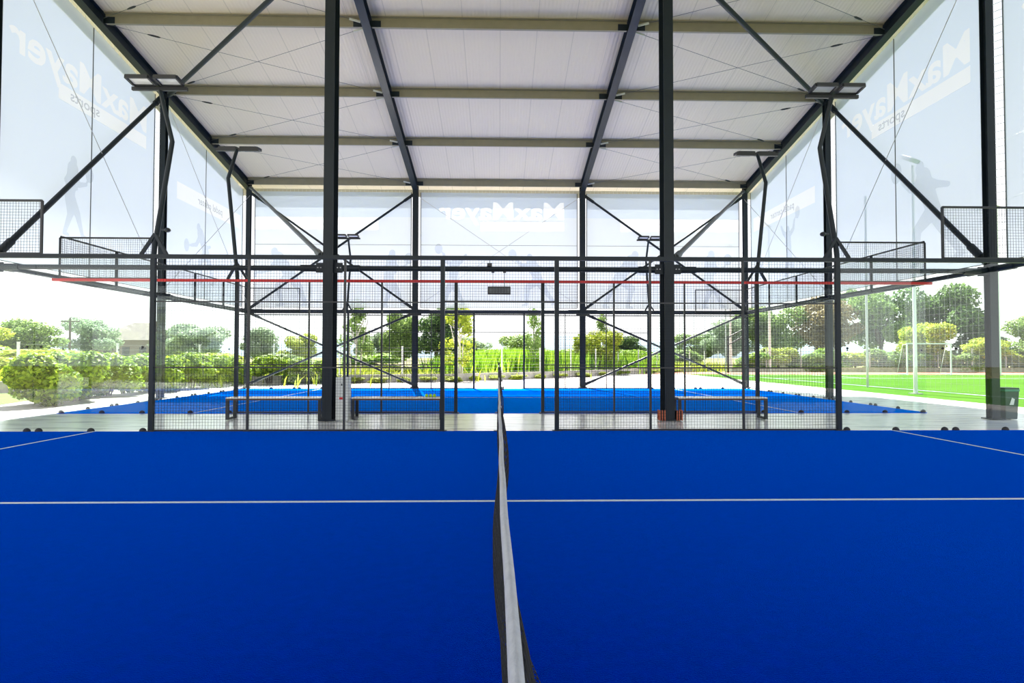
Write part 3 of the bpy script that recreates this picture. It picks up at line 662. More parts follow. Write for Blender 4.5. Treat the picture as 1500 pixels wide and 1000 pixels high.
# ------------------------------------------------------------------ nets
def net(y0, y1, label, seed, amp):
    t = empty('court_net', (0, (y0 + y1) / 2, 0), label, 'net')
    L = y1 - y0
    lean = lambda y: -.013 * (1 - math.exp(-(y - y0 - .3) / 1.5)) + .0015 * math.sin(y * 2.3)
    H = lambda y: .88 + .045 * (abs(y - (y0 + y1) / 2) / (L / 2)) ** 1.5
    def off(y, z):
        h = z / H(y); e = math.sin(math.pi * min(1, max(0, (y - y0) / L))) ** .3
        g = lambda c, q: math.exp(-((y - y0 - c) / q) ** 2)
        sag = math.sin(math.pi * min(1, h)) ** .8
        low = .085 * g(1.5, .9) * max(0, .75 - h) * amp
        w = low / max(sag, .05) if sag > .05 else 0
        w += amp * (.125 * g(.55, .28) - .045 * g(1.9, .75) + .075 * g(4.6, .9) - .02 * g(7.0, 1.0) + .14 * g(9.5, .35) + .006 * math.sin((y - y0) * 9 + seed)) * sag
        return (w if sag > .05 else 0) * e + lean(y) + (low * e if sag <= .05 else 0)
    b = MB(); n = int(L / .045); m_ = 18; r = .0030
    for i in range(n + 1):
        y = y0 + .06 + (L - .12) * i / n; p = [(off(y, H(y) * j / m_), y, H(y) * j / m_) for j in range(0, m_ + 1)]
        for j in range(m_): b.bar(p[j], p[j + 1], r, r, caps=False, up=(0, 1, 0))
    for j in range(1, m_):
        p = [(off(y, H(y) * j / m_), y, H(y) * j / m_) for y in [y0 + .06 + (L - .12) * i / (n // 3) for i in range(n // 3 + 1)]]
        for i in range(len(p) - 1): b.bar(p[i], p[i + 1], r, r, caps=False)
    b.build('net_mesh', M['net'], t)
    b = MB(); ys = [y0 + .05 + (L - .1) * i / 60 for i in range(61)]
    prof = lambda y: [(-.007, -.055), (-.0105, -.02), (-.008, .004), (0, .009), (.008, .004), (.0105, -.02), (.007, -.055)]
    for y in ys:
        dx = lean(y) + .001 * math.sin(y * 7)
        for (px, pz) in prof(y): b.v.append((px + dx, y, H(y) + pz + .004 * math.sin(y * 5)))
    k = 7
    for i in range(60):
        for j in range(k - 1): b.f.append((i * k + j, i * k + j + 1, (i + 1) * k + j + 1, (i + 1) * k + j)); b.mi.append(0); b.smooth.append(True)
    b.build('headband', M['tape'], t)
    b = MB(); b.bar((0.0, (y0 + y1) / 2, .01), (0, (y0 + y1) / 2, .85), .05, .012, up=(1, 0, 0)); b.build('centre_strap', M['tape'], t)
    for y in (y0 + .03, y1 - .03):
        p = MB(); p.box(-.03, .03, y - .03, y + .03, 0, 1.05); p.box(-.10, .10, y - .05, y + .05, 0, .012); q = p.build('post', M['black'], t)
        w = MB(); w.tube([(.03, y, .74), (.075, y, .74)], .03, 8); w.tube([(.07, y, .74), (.07, y - .0, .86)], .008, 6); w.build('winder', M['bolt'], q)
    return t
net(NEAR_Y0, NEAR_Y1, 'black court net with white headband stretching across the near court', .6, 1.0)
net(FAR_Y0, FAR_Y1, 'black court net across the far court beyond the benches', 2.0, .3)

# ------------------------------------------------------------------ benches and the small things between the courts
def bench(x0, x1, label):
    y0, y1 = 6.80, 7.20
    t = empty('bench', ((x0 + x1) / 2, 7.0, 0), label, 'bench', 'low benches between the courts')
    MB().box(x0, x1, y0, y1, .43, .452).build('seat', M['board'], t, bevel=.004)
    MB().box(x0 + .003, x1 - .003, y0 + .003, y1 - .003, .395, .43).build('seat_frame', M['board_edge'], t)
    for x in (x0 + .03, x1 - .03):
        lg = MB()
        for y in (y0 + .03, y1 - .03): lg.box(x - .03, x + .03, y - .025, y + .025, 0, .395)
        lg.box(x - .03, x + .03, y0 + .03, y1 - .03, 0.0, .04); lg.build('leg_frame', M['black'], t)
bench(-5.56, -3.64, 'low bench beside the tall column, nearest the hedge')
bench(-3.02, -1.17, 'low bench beside the white cabinet with tennis balls on it')
bench(3.70, 5.56, 'low bench beside the tall column on the pitch side')
for i, x in enumerate((-1.505, -1.425, -1.345)):
    b = MB(); b.ball((x, 6.93, .452 + .034), .034, 16, 10); q = b.build('tennis_ball', M['ball'], None, (x, 6.93, .452)); tag(q, ['green tennis ball on the bench, the one towards the cabinet', 'green tennis ball on the bench, the middle of three', 'green tennis ball on the bench, the one towards the doorway'][i], 'ball', 'tennis balls on the bench')
# electric cabinet
t = empty('electric_cabinet', (-3.20, 6.78, 0), 'slim white electric cabinet standing between the tall column and a bench', 'cabinet')
MB().box(-3.30, -3.05, 6.66, 6.90, .0, .87).build('body', M['cabinet'], t, bevel=.006)
d = MB(); d.box(-3.29, -3.12, 6.648, 6.66, .03, .85); d = d.build('door', M['cabinet'], t, bevel=.003)
MB().box(-3.185, -3.165, 6.638, 6.648, .70, .745).build('lock', M['black'], d)
MB().box(-3.225, -3.155, 6.643, 6.648, .425, .47).build('warning_plate', M['red'], d)
# orange-striped bins at the foot of the column
for s in (-1, 1):
    x = XI + s * .175
    t = empty('small_crate', (x, 6.72, 0), 'small orange slatted crate at the tall column foot, on the %s of it' % ('doorway side' if s < 0 else 'bench side'), 'crate', 'orange crates at the column foot')
    MB().box(x - .045, x + .045, 6.60, 6.78, .01, .19).build('core', M['rubber'], t)
    b = MB()
    for i in (-.05, 0, .05): b.box(x + i - .011, x + i + .011, 6.588, 6.60, .0, .21)
    for y in (6.62, 6.69, 6.76): b.box(*sorted((x + s * .045, x + s * .057)), y - .012, y + .012, 0, .21)
    b.build('slats', M['orange'], t)
# scoreboard on two rods
t = empty('scoreboard', (-.01, ROW_Y, 2.6), 'small dark scoreboard hanging on two rods from the middle tie beam', 'scoreboard')
MB().box(-.245, .225, ROW_Y - .05, ROW_Y + .01, 2.57, 2.735).build('case', M['black'], t, bevel=.004)
for i in range(7):
    x = -.19 + i * .061
    w = MB(); w.box(x - .026, x + .026, ROW_Y - .058, ROW_Y - .05, 2.60, 2.705); q = w.build('window', M['digit'], t)
    if i in (1, 2, 3, 4, 5):
        z = MB()
        for (dx, dz, hw, hh) in ((0, .0, .010, .003), (0, .024, .010, .003), (0, -.024, .010, .003), (.012, .012, .003, .010), (-.012, .012, .003, .010), (.012, -.012, .003, .010), (-.012, -.012, .003, .010)):
            z.box(x + dx - hw, x + dx + hw, ROW_Y - .061, ROW_Y - .058, 2.655 + dz - hh, 2.655 + dz + hh)
        z.build('digit', M['digit_dark'], q)
for x in (-.14, .10):
    MB().tube([(x, ROW_Y - .02, 2.73), (x, ROW_Y - .02, 3.02)], .006, 6).build('rod', M['steel_grey'], t)
    MB().box(x - .03, x + .03, ROW_Y - .065, ROW_Y + .02, 3.02, 3.05).build('bracket', M['black'], t)
t = empty('signal_box', (-.21, ROW_Y, 3.152), 'tiny dark box with a stub aerial on top of the middle tie beam', 'box')
MB().box(-.26, -.16, ROW_Y - .04, ROW_Y + .04, 3.152, 3.22).build('case', M['black'], t)
MB().tube([(-.21, ROW_Y, 3.22), (-.21, ROW_Y, 3.29)], .006, 6).build('aerial', M['steel_grey'], t)
for s in (-1, 1):
    t = empty('security_camera', (s * (XO - .1), SIDE_Y - .2, 5.1), 'small dark dome camera on the halfway column, ' + SIDE[s], 'camera', 'dome cameras on the halfway columns')
    MB().bar((s * (XO - .08), SIDE_Y - .18, 5.12), (s * (XO - .28), SIDE_Y - .25, 5.12), .05, .05).build('arm', M['black'], t)
    b = MB(); b.ball((s * (XO - .30), SIDE_Y - .26, 5.10), .09, 12, 8, (1, 1, .8)); b.build('dome', M['black'], t)
# litter bin
t = empty('litter_bin', (10.685, 6.90, 0), 'dark litter bin with a green rim beside the outer column', 'bin')
BX, BY = 10.685, 6.90
v = [(BX + i * w, BY + j * w, z) for z, w in ((0, .125), (.58, .15)) for i, j in ((-1, -1), (1, -1), (1, 1), (-1, 1))]
b = MB(); b.add(v, [(3, 2, 1, 0), (0, 1, 5, 4), (1, 2, 6, 5), (2, 3, 7, 6), (3, 0, 4, 7), (4, 5, 6, 7)]); b.build('body', M['bin'], t, bevel=.008)
b = MB(); b.box(BX - .155, BX + .155, BY - .155, BY + .155, .58, .625); b.build('rim', M['bin_rim'], t)
b = MB(); b.box(BX - .15, BX + .15, BY - .15, BY + .15, .625, .655); b.build('lid', M['bin'], t)
b = MB(); b.add([(BX - .06, BY - .146, .30), (BX + .03, BY - .146, .30), (BX + .05, BY - .152, .42), (BX - .01, BY - .152, .45)], [(0, 1, 2, 3)]); b.build('sticker', M['cabinet'], t)

# ------------------------------------------------------------------ plants
def leaf_cloud(blobs, n, size, seed, up_bias=.3, shell=.55, elong=1.7):
    r = np.random.default_rng(seed)
    vol = np.array([b[3] * b[4] * b[5] for b in blobs]) ** .67; vol /= vol.sum()
    k = r.choice(len(blobs), n, p=vol); B = np.array(blobs)[k]
    d = r.normal(size=(n, 3)); d /= np.linalg.norm(d, axis=1)[:, None]
    rad = shell + (1 - shell) * r.random(n) ** .6
    c = B[:, :3] + d * B[:, 3:6] * rad[:, None]
    nrm = d * .8 + r.normal(size=(n, 3)) * .6; nrm[:, 2] += up_bias; nrm /= np.linalg.norm(nrm, axis=1)[:, None]
    t = np.cross(nrm, r.normal(size=(n, 3))); t /= np.linalg.norm(t, axis=1)[:, None]; u = np.cross(nrm, t)
    s = size * (.6 + .8 * r.random(n))[:, None]
    q = np.stack([c - t * s * elong * .5, c + u * s * .5 + nrm * s * .08, c + t * s * elong * .5, c - u * s * .5 + nrm * s * .08], 1)
    return q.reshape(-1, 3), np.arange(4 * n).reshape(-1, 4)
def mesh_np(name, v, f, m):
    me = bpy.data.meshes.new(name); me.from_pydata(v.tolist(), [], f.tolist()); me.materials.append(m); me.update(); return me
def child(name, me, parent, scale=(1, 1, 1)):
    o = bpy.data.objects.new(name, me); C.objects.link(o); o.parent = parent; o.scale = scale; return o
LIB = {}
def plant_mesh(kind, var):
    """unit plants (height 1), shared between copies"""
    key = (kind, var)
    if key in LIB: return LIB[key]
    r = random.Random(hash(kind) % 1 + 31 * var + len(kind)); bl = []
    if kind == 'shrub':
        for i in range(9): a = r.uniform(0, 6.28); bl.append((.28 * math.cos(a), .28 * math.sin(a), r.uniform(.14, .8), .30, .30, .24))
        v, f = leaf_cloud(bl, 5200, .055, var + 1, .5)
        stems = [[(.04 * i, .03 * (i % 3 - 1), 0), (.09 * (i - 1.5), .08 * (i % 2 - .5), .5)] for i in range(4)]; tr = .018
    elif kind == 'round':
        for i in range(18):
            a = r.uniform(0, 6.28); q = r.uniform(.05, .33); bl.append((q * math.cos(a), q * math.sin(a), r.uniform(.36, .84), r.uniform(.11, .2), r.uniform(.11, .2), r.uniform(.09, .16)))
        v, f = leaf_cloud(bl, 11000, .022, var + 11, .4, .45)
        stems = [[(0, 0, 0), (.01, .0, .3), (.02, .01, .6)], [(0, 0, .28), (.15, .05, .6)], [(0, 0, .3), (-.14, -.06, .62)]]; tr = .03
    elif kind == 'slim':
        for i in range(15):
            z = r.uniform(.25, .97); q = .20 * (1.05 - z) + .03; a = r.uniform(0, 6.28); bl.append((q * math.cos(a), q * math.sin(a), z, .10, .10, .10))
        v, f = leaf_cloud(bl, 1500, .024, var + 21, .2, .1)
        stems = [[(0.0, 0, 0), (.01, .01, .5), (.0, .01, .95)], [(.05, .01, 0), (.07, .02, .4), (.14, .03, .75)], [(-.05, -.01, 0), (-.07, 0, .4), (-.13, .03, .7)], [(0, 0, .5), (.12, .0, .8)], [(0, 0, .45), (-.12, .05, .85)]]; tr = .012
    elif kind == 'conifer':
        for i in range(16):
            z = i / 16; q = .26 * (1 - z) + .02; a = i * 2.4; bl.append((q * .6 * math.cos(a), q * .6 * math.sin(a), .15 + .82 * z, q * .7 + .03, q * .7 + .03, .09))
        v, f = leaf_cloud(bl, 8000, .022, var + 41, .1, .45)
        stems = [[(0, 0, 0), (0, 0, .95)]]; tr = .02
    b = MB()
    for st in stems: b.tube(st, [tr * (1 - .6 * i / max(1, len(st) - 1)) for i in range(len(st))], 6)
    tm = bpy.data.meshes.new(kind + '_stem'); tm.from_pydata([tuple(x) for x in b.v], [], b.f); tm.update()
    LIB[key] = (v, f, tm); return LIB[key]
LM = {}
def plant(kind, var, leafm, barkm, x, y, h, w, rot, name, label, cat, group, z=0.0):
    v, f, tm = plant_mesh(kind, var); k = (kind, var, leafm)
    if k not in LM: LM[k] = mesh_np('foliage', v, f, M[leafm])
    kb = (kind, var, barkm, 'b')
    if kb not in LM: m2 = tm.copy(); m2.materials.append(M[barkm]); LM[kb] = m2
    t = empty(name, (x, y, z), label, cat, group); t.rotation_euler.z = rot
    child('foliage', LM[k], t, (w, w, h)); child('trunk', LM[kb], t, (w, w, h))
    return t
# laurel hedge along the hedge side: each bush on its own
HB = [(-12.15, 10.75, 1.36), (-12.2, 11.85, 1.40), (-12.9, 12.9, 1.28), (-12.55, 14.1, 1.40), (-12.9, 15.3, 1.30), (-12.5, 16.5, 1.42), (-12.85, 17.7, 1.32), (-12.4, 18.9, 1.40), (-12.3, 20.1, 1.36), (-11.6, 21.2, 1.30), (-10.6, 22.0, 1.28), (-9.5, 22.6, 1.22), (-8.5, 22.95, 1.1)]
for i, (x, y, h) in enumerate(HB):
    plant('shrub', i % 3, 'leaf_laurel', 'bark', x, y, h, h * 1.12, i * 1.3, 'laurel_bush', 'glossy laurel bush in the hedge beside the far court, %s from near end' % (ORD[i] if i < 12 else 'last'), 'bush', 'laurel hedge bushes')
# low tufts at the foot of the curb
for i in range(16):
    t_ = .12 + .055 * i; n = 3.2 + t_ * 7.0; k = int(n); fr = n - k
    a, c = CURB[k], CURB[min(k + 1, len(CURB) - 1)]; x = a[0] + (c[0] - a[0]) * fr; y = a[1] + (c[1] - a[1]) * fr
    plant('shrub', i % 3, 'leaf_yellow', 'bark', x + .3, y - .42, .26, .6 + .2 * (i % 3), i, 'grass_tuft', 'low yellow-green tuft at the foot of the curb wall, %s' % ('number %d along from the hedge' % (i + 1)), 'tuft', 'low tufts along the curb wall')
# reeds and tall grass beyond the fence (nobody could count it)
def reeds(name, pts, n, h, leafm, seed, label):
    r = np.random.default_rng(seed); P = np.array(pts); k = r.integers(0, len(P), n)
    c = np.stack([P[k, 0] + r.normal(size=n) * P[k, 2], P[k, 1] + r.normal(size=n) * P[k, 3]], 1)
    hh = h * (.55 + .5 * r.random(n)) * P[k, 4]; a = r.random(n) * 6.28; ln_ = r.normal(size=(n, 2)) * .22
    w = .035; dx, dy = np.cos(a) * w, np.sin(a) * w; z0 = np.full(n, -.06)
    v = np.stack([np.stack([c[:, 0] - dx, c[:, 1] - dy, z0], 1), np.stack([c[:, 0] + dx, c[:, 1] + dy, z0], 1),
                  np.stack([c[:, 0] + dx * .9 + ln_[:, 0] * .4, c[:, 1] + dy * .9 + ln_[:, 1] * .4, hh * .6], 1), np.stack([c[:, 0] + ln_[:, 0], c[:, 1] + ln_[:, 1], hh], 1),
                  np.stack([c[:, 0] - dx * .9 + ln_[:, 0] * .4, c[:, 1] - dy * .9 + ln_[:, 1] * .4, hh * .6], 1)], 1).reshape(-1, 3)
    f = np.arange(5 * n).reshape(-1, 5)
    o = bpy.data.objects.new(name, mesh_np(name, v, f, M[leafm])); C.objects.link(o)
    return tag(o, label, 'grass', None, 'stuff')
reeds('tall_reeds', [(-.6, 32.5, .9, .8, 1.0), (.9, 33.5, 1.0, .9, 1.05), (2.6, 35.5, 1.2, 1.0, 1.0), (-2.2, 30.5, .9, .8, .8), (4.6, 38, 1.6, 1.3, .95), (7.5, 42, 2.2, 1.6, .95)], 15000, 1.75, 'leaf_bright', 3, 'mass of bright green reeds beyond the curb wall')
reeds('meadow_grass', [(-11, 29, 3.0, 2.5, .6), (-6, 31, 3.0, 2.0, .7), (-18, 24, 3.5, 2.5, .6), (-26, 24, 4, 3, .6), (14, 50, 4, 2.5, .9)], 9000, 1.0, 'leaf_yellow', 5, 'tall yellow-green meadow grass behind the curb wall')
# trees: kind, mesh, leaf, bark, x, y, height, width, label
T = [('slim', 0, 'leaf_mid', 'pale_bark', -7.6, 26.2, 4.4, 4.4, 'young thin tree beyond the curb, seen behind the white cabinet'),
     ('slim', 1, 'leaf_yellow', 'pale_bark', -2.1, 26.6, 4.3, 4.6, 'young pale-stemmed tree just beside the doorway gap, hedge side'),
     ('slim', 2, 'leaf_mid', 'pale_bark', 2.3, 33.0, 4.4, 3.4, 'young thin tree behind the reeds on the doorway pitch side'),
     ('slim', 0, 'leaf_mid', 'pale_bark', 8.3, 41.5, 4.8, 4.0, 'young thin tree behind the tall pitch side column'),
     ('round', 0, 'leaf_mid', 'bark', -5.9, 31.5, 4.5, 3.2, 'mid-green young tree behind the inner eaves column'),
     ('round', 1, 'leaf_dark', 'bark', -4.1, 33.5, 5.0, 4.6, 'dense dark tree behind the doorway post, hedge side'),
     ('round', 2, 'leaf_yellow', 'bark', 7.2, 38.0, 3.4, 4.6, 'bushy yellow-green tree between the two pitch side columns'),
     ('round', 0, 'leaf_dark', 'bark', 13.6, 60.0, 4.0, 6.0, 'round dark tree to the pitch side of the yellow-green one'),
     ('round', 1, 'leaf_haze', 'bark', -3.0, 62.0, 3.9, 8.0, 'distant haze-tinted tree seen through the doorway, hedge side'),
     ('round', 2, 'leaf_mid', 'bark', 2.8, 66.0, 4.2, 7.5, 'distant green tree seen through the doorway, pitch side'),
     ('round', 2, 'leaf_mid', 'bark', 23.0, 62.0, 4.2, 7.0, 'distant green tree behind the hoop stand'),
     ('round', 0, 'leaf_haze', 'bark', -24.5, 44.0, 4.4, 6.2, 'haze-tinted tree in the field behind the hedge, close to the house'),
     ('round', 2, 'leaf_haze', 'bark', -20.4, 46.0, 4.0, 4.2, 'smaller haze-tinted tree in the field behind the hedge corner'),
     ('round', 1, 'leaf_yellow', 'bark', -16.6, 44.0, 3.4, 4.0, 'yellow-green tree in the field beside the corner column'),
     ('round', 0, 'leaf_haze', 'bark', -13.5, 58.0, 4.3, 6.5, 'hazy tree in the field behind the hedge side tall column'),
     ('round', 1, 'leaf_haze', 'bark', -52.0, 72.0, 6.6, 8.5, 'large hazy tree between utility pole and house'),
     ('round', 2, 'leaf_mid', 'bark', -43.5, 50.0, 5.0, 7.5, 'spreading green tree in front of the utility pole'),
     ('round', 0, 'leaf_haze', 'bark', -50.0, 54.0, 5.2, 9.0, 'haze-paled green tree at the outer edge of the field'),
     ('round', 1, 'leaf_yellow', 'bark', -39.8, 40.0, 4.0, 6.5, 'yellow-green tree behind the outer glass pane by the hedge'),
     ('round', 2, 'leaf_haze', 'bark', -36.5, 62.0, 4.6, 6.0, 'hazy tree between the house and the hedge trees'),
     ('round', 0, 'leaf_dark', 'bark', 44.5, 54.0, 9.6, 9.5, 'tall dark green tree behind the goal'),
     ('round', 1, 'leaf_mid', 'bark', 39.5, 55.0, 9.0, 9.0, 'tall green tree over the near goal post side'),
     ('round', 2, 'leaf_brown', 'bark', 34.0, 56.0, 8.0, 9.0, 'rusty brown tree behind the glass beside the goal'),
     ('round', 0, 'leaf_mid', 'bark', 29.0, 57.0, 7.5, 8.5, 'green tree behind the end wall glass on the pitch side'),
     ('round', 1, 'leaf_haze', 'bark', 24.8, 58.0, 5.6, 7.5, 'haze-paled green tree behind the pitch side mesh'),
     ('conifer', 0, 'leaf_dark', 'bark', 47.5, 52.0, 6.2, 9.0, 'dark spreading conifer to the outer side of the goal'),
     ('round', 2, 'leaf_yellow', 'bark', 38.0, 46.5, 4.6, 5.6, 'yellow-green tree right behind the goal'),
     ('round', 1, 'leaf_mid', 'bark', 46.3, 44.5, 5.2, 6.0, 'mid-green tree behind the leaning lamp mast'),
     ('round', 2, 'leaf_yellow', 'bark', 43.0, 46.0, 3.2, 5.0, 'low yellow-green tree between goal and litter bin')]
for i, (k, v_, lm, bk, x, y, h, w, lab) in enumerate(T):
    plant(k, v_, lm, bk, x, y, h, w, i * .9, {'slim': 'young_tree', 'round': 'leafy_tree', 'conifer': 'conifer_tree'}[k], lab, 'tree', 'trees around the courts', -.06)
# hedge of bushes beyond the track
for i in range(14):
    plant('shrub', i % 3, ['leaf_bright', 'leaf_yellow', 'leaf_mid'][i % 3], 'bark', 22.5 + i * 2.3, 46.3 + .4 * math.sin(i * 2), 1.7 + .4 * (i % 2), 3.0, i * 1.1, 'field_bush', 'leafy bush in the row beyond the red track, number %d from the court side' % (i + 1), 'bush', 'bushes beyond the red track', -.06)
# hedge bushes deeper in the field, hedge side
for i, (x, y, h, w, lm) in enumerate(((-22, 27, 1.5, 4.0, 'leaf_bright'), (-27, 30, 1.7, 4.5, 'leaf_yellow'), (-31, 27, 1.6, 4.5, 'leaf_bright'), (-34, 33, 1.9, 5, 'leaf_mid'), (-18, 33, 1.5, 4, 'leaf_yellow'), (-9.5, 40, 1.6, 4.5, 'leaf_bright'), (-15, 38, 1.5, 4.5, 'leaf_mid'), (11, 47, 1.9, 4.5, 'leaf_bright'), (14.5, 52, 2.0, 5, 'leaf_bright'), (18.5, 56, 2.0, 5, 'leaf_mid'), (-1.5, 45, 1.8, 4.0, 'leaf_mid'), (5.5, 48, 2.0, 5.0, 'leaf_bright'))):
    plant('shrub', i % 3, lm, 'bark', x, y, h, w, i * .7, 'meadow_bush', 'wide meadow bush beyond the curb wall, %s of those %s' % (ORD[[0, 1, 2, 3, 4, 5, 6, 0, 1, 2, 3, 4][i]], 'on the hedge side' if i < 7 else 'behind the reeds'), 'bush', 'bushes in the meadow', -.06)

# ------------------------------------------------------------------ wire fence along the curb
def along(pl, step):
    out = []; acc = 0.0; nxt = 0.0
    for i in range(len(pl) - 1):
        a, c = Vector(pl[i]), Vector(pl[i + 1]); L = (c - a).length
        while nxt <= acc + L: out.append(a.lerp(c, (nxt - acc) / L)); nxt += step
        acc += L
    return out
FP = along([(p[0] - .25, p[1] + .45) for p in CURB[2:12]], 3.1)
for i, p in enumerate(FP):
    t = empty('wire_fence_post', (p.x, p.y, -.06), 'pale post of the wire fence along the curb wall, %s from the hedge end' % (ORD[i] if i < 12 else 'number %d' % (i + 1)), 'fence post', 'pale posts of the wire fence')
    MB().box(p.x - .035, p.x + .035, p.y - .035, p.y + .035, -.06, 1.78).build('shaft', M['white_metal'], t)
    MB().box(p.x - .045, p.x + .045, p.y - .045, p.y + .045, 1.78, 1.80).build('cap', M['white_metal'], t)
t = empty('wire_fence', (FP[0].x, FP[0].y, .4), 'thin horizontal wires of the fence along the curb wall', 'fence')
for k in range(8):
    b = MB(); z = .45 + k * .18
    for i in range(len(FP) - 1): b.bar((FP[i].x, FP[i].y - .04, z), (FP[i + 1].x, FP[i + 1].y - .04, z), .009, .009, caps=False)
    b.build('wire', M['galv'], t)
# grey fence behind the track
t = empty('boundary_fence', (22, 45.0, 0), 'long grey wire fence on a low wall beyond the red track', 'fence')
b = MB(); b.box(20, 60, 44.9, 45.1, -.06, .35); b.build('low_wall', M['curb'], t)
b = MB()
for k in range(9): b.box(20, 60, 44.99, 45.01, .5 + k * .17, .515 + k * .17)
b.build('wires', M['galv'], t)
for i in range(14): MB().box(20 + i * 3 - .03, 20 + i * 3 + .03, 44.96, 45.04, .35, 2.0).build('post', M['galv'], t)
# goal
gx0, gx1, gy = 29.75, 33.0, 37.1
t = empty('football_goal', ((gx0 + gx1) / 2, gy, 0), 'small white football goal standing at the edge of the red track', 'goal')
b = MB()
for x in (gx0, gx1): b.box(x - .04, x + .04, gy - .04, gy + .04, -.03, 2.2)
b.box(gx0 - .04, gx1 + .04, gy - .04, gy + .04, 2.2, 2.28); b.build('frame', M['white_metal'], t)
b = MB()
for x in (gx0, gx1): b.tube([(x, gy, 2.2), (x, gy + .45, 2.15), (x, gy + 1.1, 0)], .025, 6); b.tube([(x, gy, 0.02), (x, gy + 1.1, .02)], .025, 6)
b.tube([(gx0, gy + 1.1, .02), (gx1, gy + 1.1, .02)], .025, 6); b.build('back_frame', M['white_metal'], t)
b = MB()
for i in range(33):
    x = gx0 + (gx1 - gx0) * i / 32; b.bar((x, gy + .45, 2.12), (x, gy + 1.1, .02), .012, .012, caps=False); b.bar((x, gy, 2.2), (x, gy + .45, 2.12), .012, .012, caps=False)
for j in range(20): z = .1 + j * .105; b.bar((gx0, gy + 1.1 - .65 * z / 2.12, z), (gx1, gy + 1.1 - .65 * z / 2.12, z), .012, .012, caps=False)
for x in (gx0, gx1):
    for j in range(12): z = .15 + j * .17; b.bar((x, gy, z), (x, gy + 1.1 - .65 * z / 2.12, z), .012, .012, caps=False)
b.build('goal_net', M['net'], t)
# lamp masts
def mast(x, y, h, label, head=True, r=.07):
    t = empty('lamp_mast', (x, y, -.04), label, 'lamp mast', 'pitch lamp masts')
    MB().tube([(x, y, -.04), (x, y, h)], [r, r * .65], 10).build('pole', M['white_metal'] if r > .065 else M['galv'], t)
    MB().box(x - .16, x + .16, y - .16, y + .16, -.04, .0).build('base_plate', M['galv'], t)
    if head:
        hd = MB(); c = Vector((x - .05, y, h + .22)); X_, Y_, Z_ = Vector((.95, .25, -.18)).normalized(), None, None
        Y_ = Vector((-.2, .8, .5)).normalized(); Z_ = X_.cross(Y_).normalized(); Y_ = Z_.cross(X_)
        v = [c + X_ * i * .23 + Y_ * j * .22 + Z_ * k * .07 for k in (-1, 1) for j in (-1, 1) for i in (-1, 1)]
        hd.add(v, [(0, 2, 3, 1), (4, 5, 7, 6), (0, 1, 5, 4), (2, 6, 7, 3), (0, 4, 6, 2), (1, 3, 7, 5)]); hd = hd.build('lamp_head', M['galv'], t, bevel=.02)
        v = [c + X_ * i * .17 + Y_ * j * .16 + Z_ * k for k in (-.085, -.072) for j in (-1, 1) for i in (-1, 1)]
        g_ = MB(); g_.add(v, [(0, 2, 3, 1), (4, 5, 7, 6), (0, 1, 5, 4), (2, 6, 7, 3), (0, 4, 6, 2), (1, 3, 7, 5)]); g_.build('lens', M['lamp_glass'], hd)
mast(14.9, 15.5, 8.2, 'pale lamp mast with a tilted square head close behind the outer glass')
mast(23.3, 45.0, 12.4, 'tall lamp mast seen through the banner beside the corner column', r=.11)
mast(19.9, 45.0, 10.7, 'lamp mast seen through the end banner on the pitch side', r=.10)
mast(36.0, 36.4, 12.0, 'tall lamp mast at the pitch edge beyond the litter bin', r=.12)
# ball-stop net along the pitch
t = empty('ball_stop_net', (16.0, 20, 0), 'tall fine ball-stop net with cables along the pitch edge', 'net')
b = MB(); zt = lambda y: 8.2
y = 4.0
b2 = MB()
for z in (8.2, 6.3): b2.tube([(16, yy, z + .12 * math.sin(math.pi * ((yy - 4) / 8 % 1)) * -1) for yy in [4 + i for i in range(33)]], .012, 5)
b2.build('cable', M['galv'], t)
for i in range(129): yy = 4 + i * .25; b.bar((16, yy, .1), (16, yy, 8.1), .003, .003, caps=False, up=(1, 0, 0))
for j in range(33): z = .1 + j * .25; b.bar((16, 4, z), (16, 36, z), .003, .003, caps=False)
b.build('net_mesh', M['galv'], t)
for yy in (4, 20, 36): MB().tube([(16, yy, -.04), (16, yy, 8.3)], .05, 8).build('post', M['galv'], t)
# hoop stand
t = empty('basketball_stand', (18.2, 41.2, 0), 'dark basketball stand seen behind the pitch side mesh', 'basketball stand')
MB().tube([(18.2, 41.2, 0), (18.2, 41.2, 2.9)], .10, 8).build('pole', M['black'], t)
MB().tube([(18.2, 41.2, 2.8), (19.4, 40.8, 3.5)], .05, 8).build('arm', M['black'], t)
MB().tube([(18.2, 41.2, 2.2), (19.3, 40.8, 2.9)], .04, 8).build('brace', M['black'], t)
MB().bar((19.4, 40.2, 3.3), (19.4, 41.4, 3.3), .04, .9).build('backboard', M['white_metal'], t)
# house and utility pole in the field
t = empty('house', (-54, 84, 0), 'distant house with a hip roof in the field behind the hedge', 'house')
MB().box(-58, -49.5, 81, 89, -.06, 3.5).build('wall', M['house_wall'], t)
b = MB(); b.add([(-58.6, 80.4, 3.5), (-48.9, 80.4, 3.5), (-48.9, 89.6, 3.5), (-58.6, 89.6, 3.5), (-55, 85, 6.2), (-52.5, 85, 6.2)], [(0, 1, 5, 4), (1, 2, 5), (2, 3, 4, 5), (3, 0, 4), (3, 2, 1, 0)]); b.build('roof', M['house_roof'], t)
MB().box(-51.6, -50.7, 84, 84.9, 4.4, 6.4).build('chimney', M['house_wall'], t)
for x in (-56.3, -53.6, -51.2): MB().box(x - .5, x + .5, 80.95, 81.02, 1.1, 2.5).build('window', M['digit_dark'], t)
t = empty('utility_pole', (-46.6, 60, 0), 'wooden utility pole with a crossarm in the field behind the hedge', 'utility pole')
MB().tube([(-46.6, 60, -.06), (-46.6, 60, 5.4)], [.13, .10], 8).build('pole', M['bark'], t)
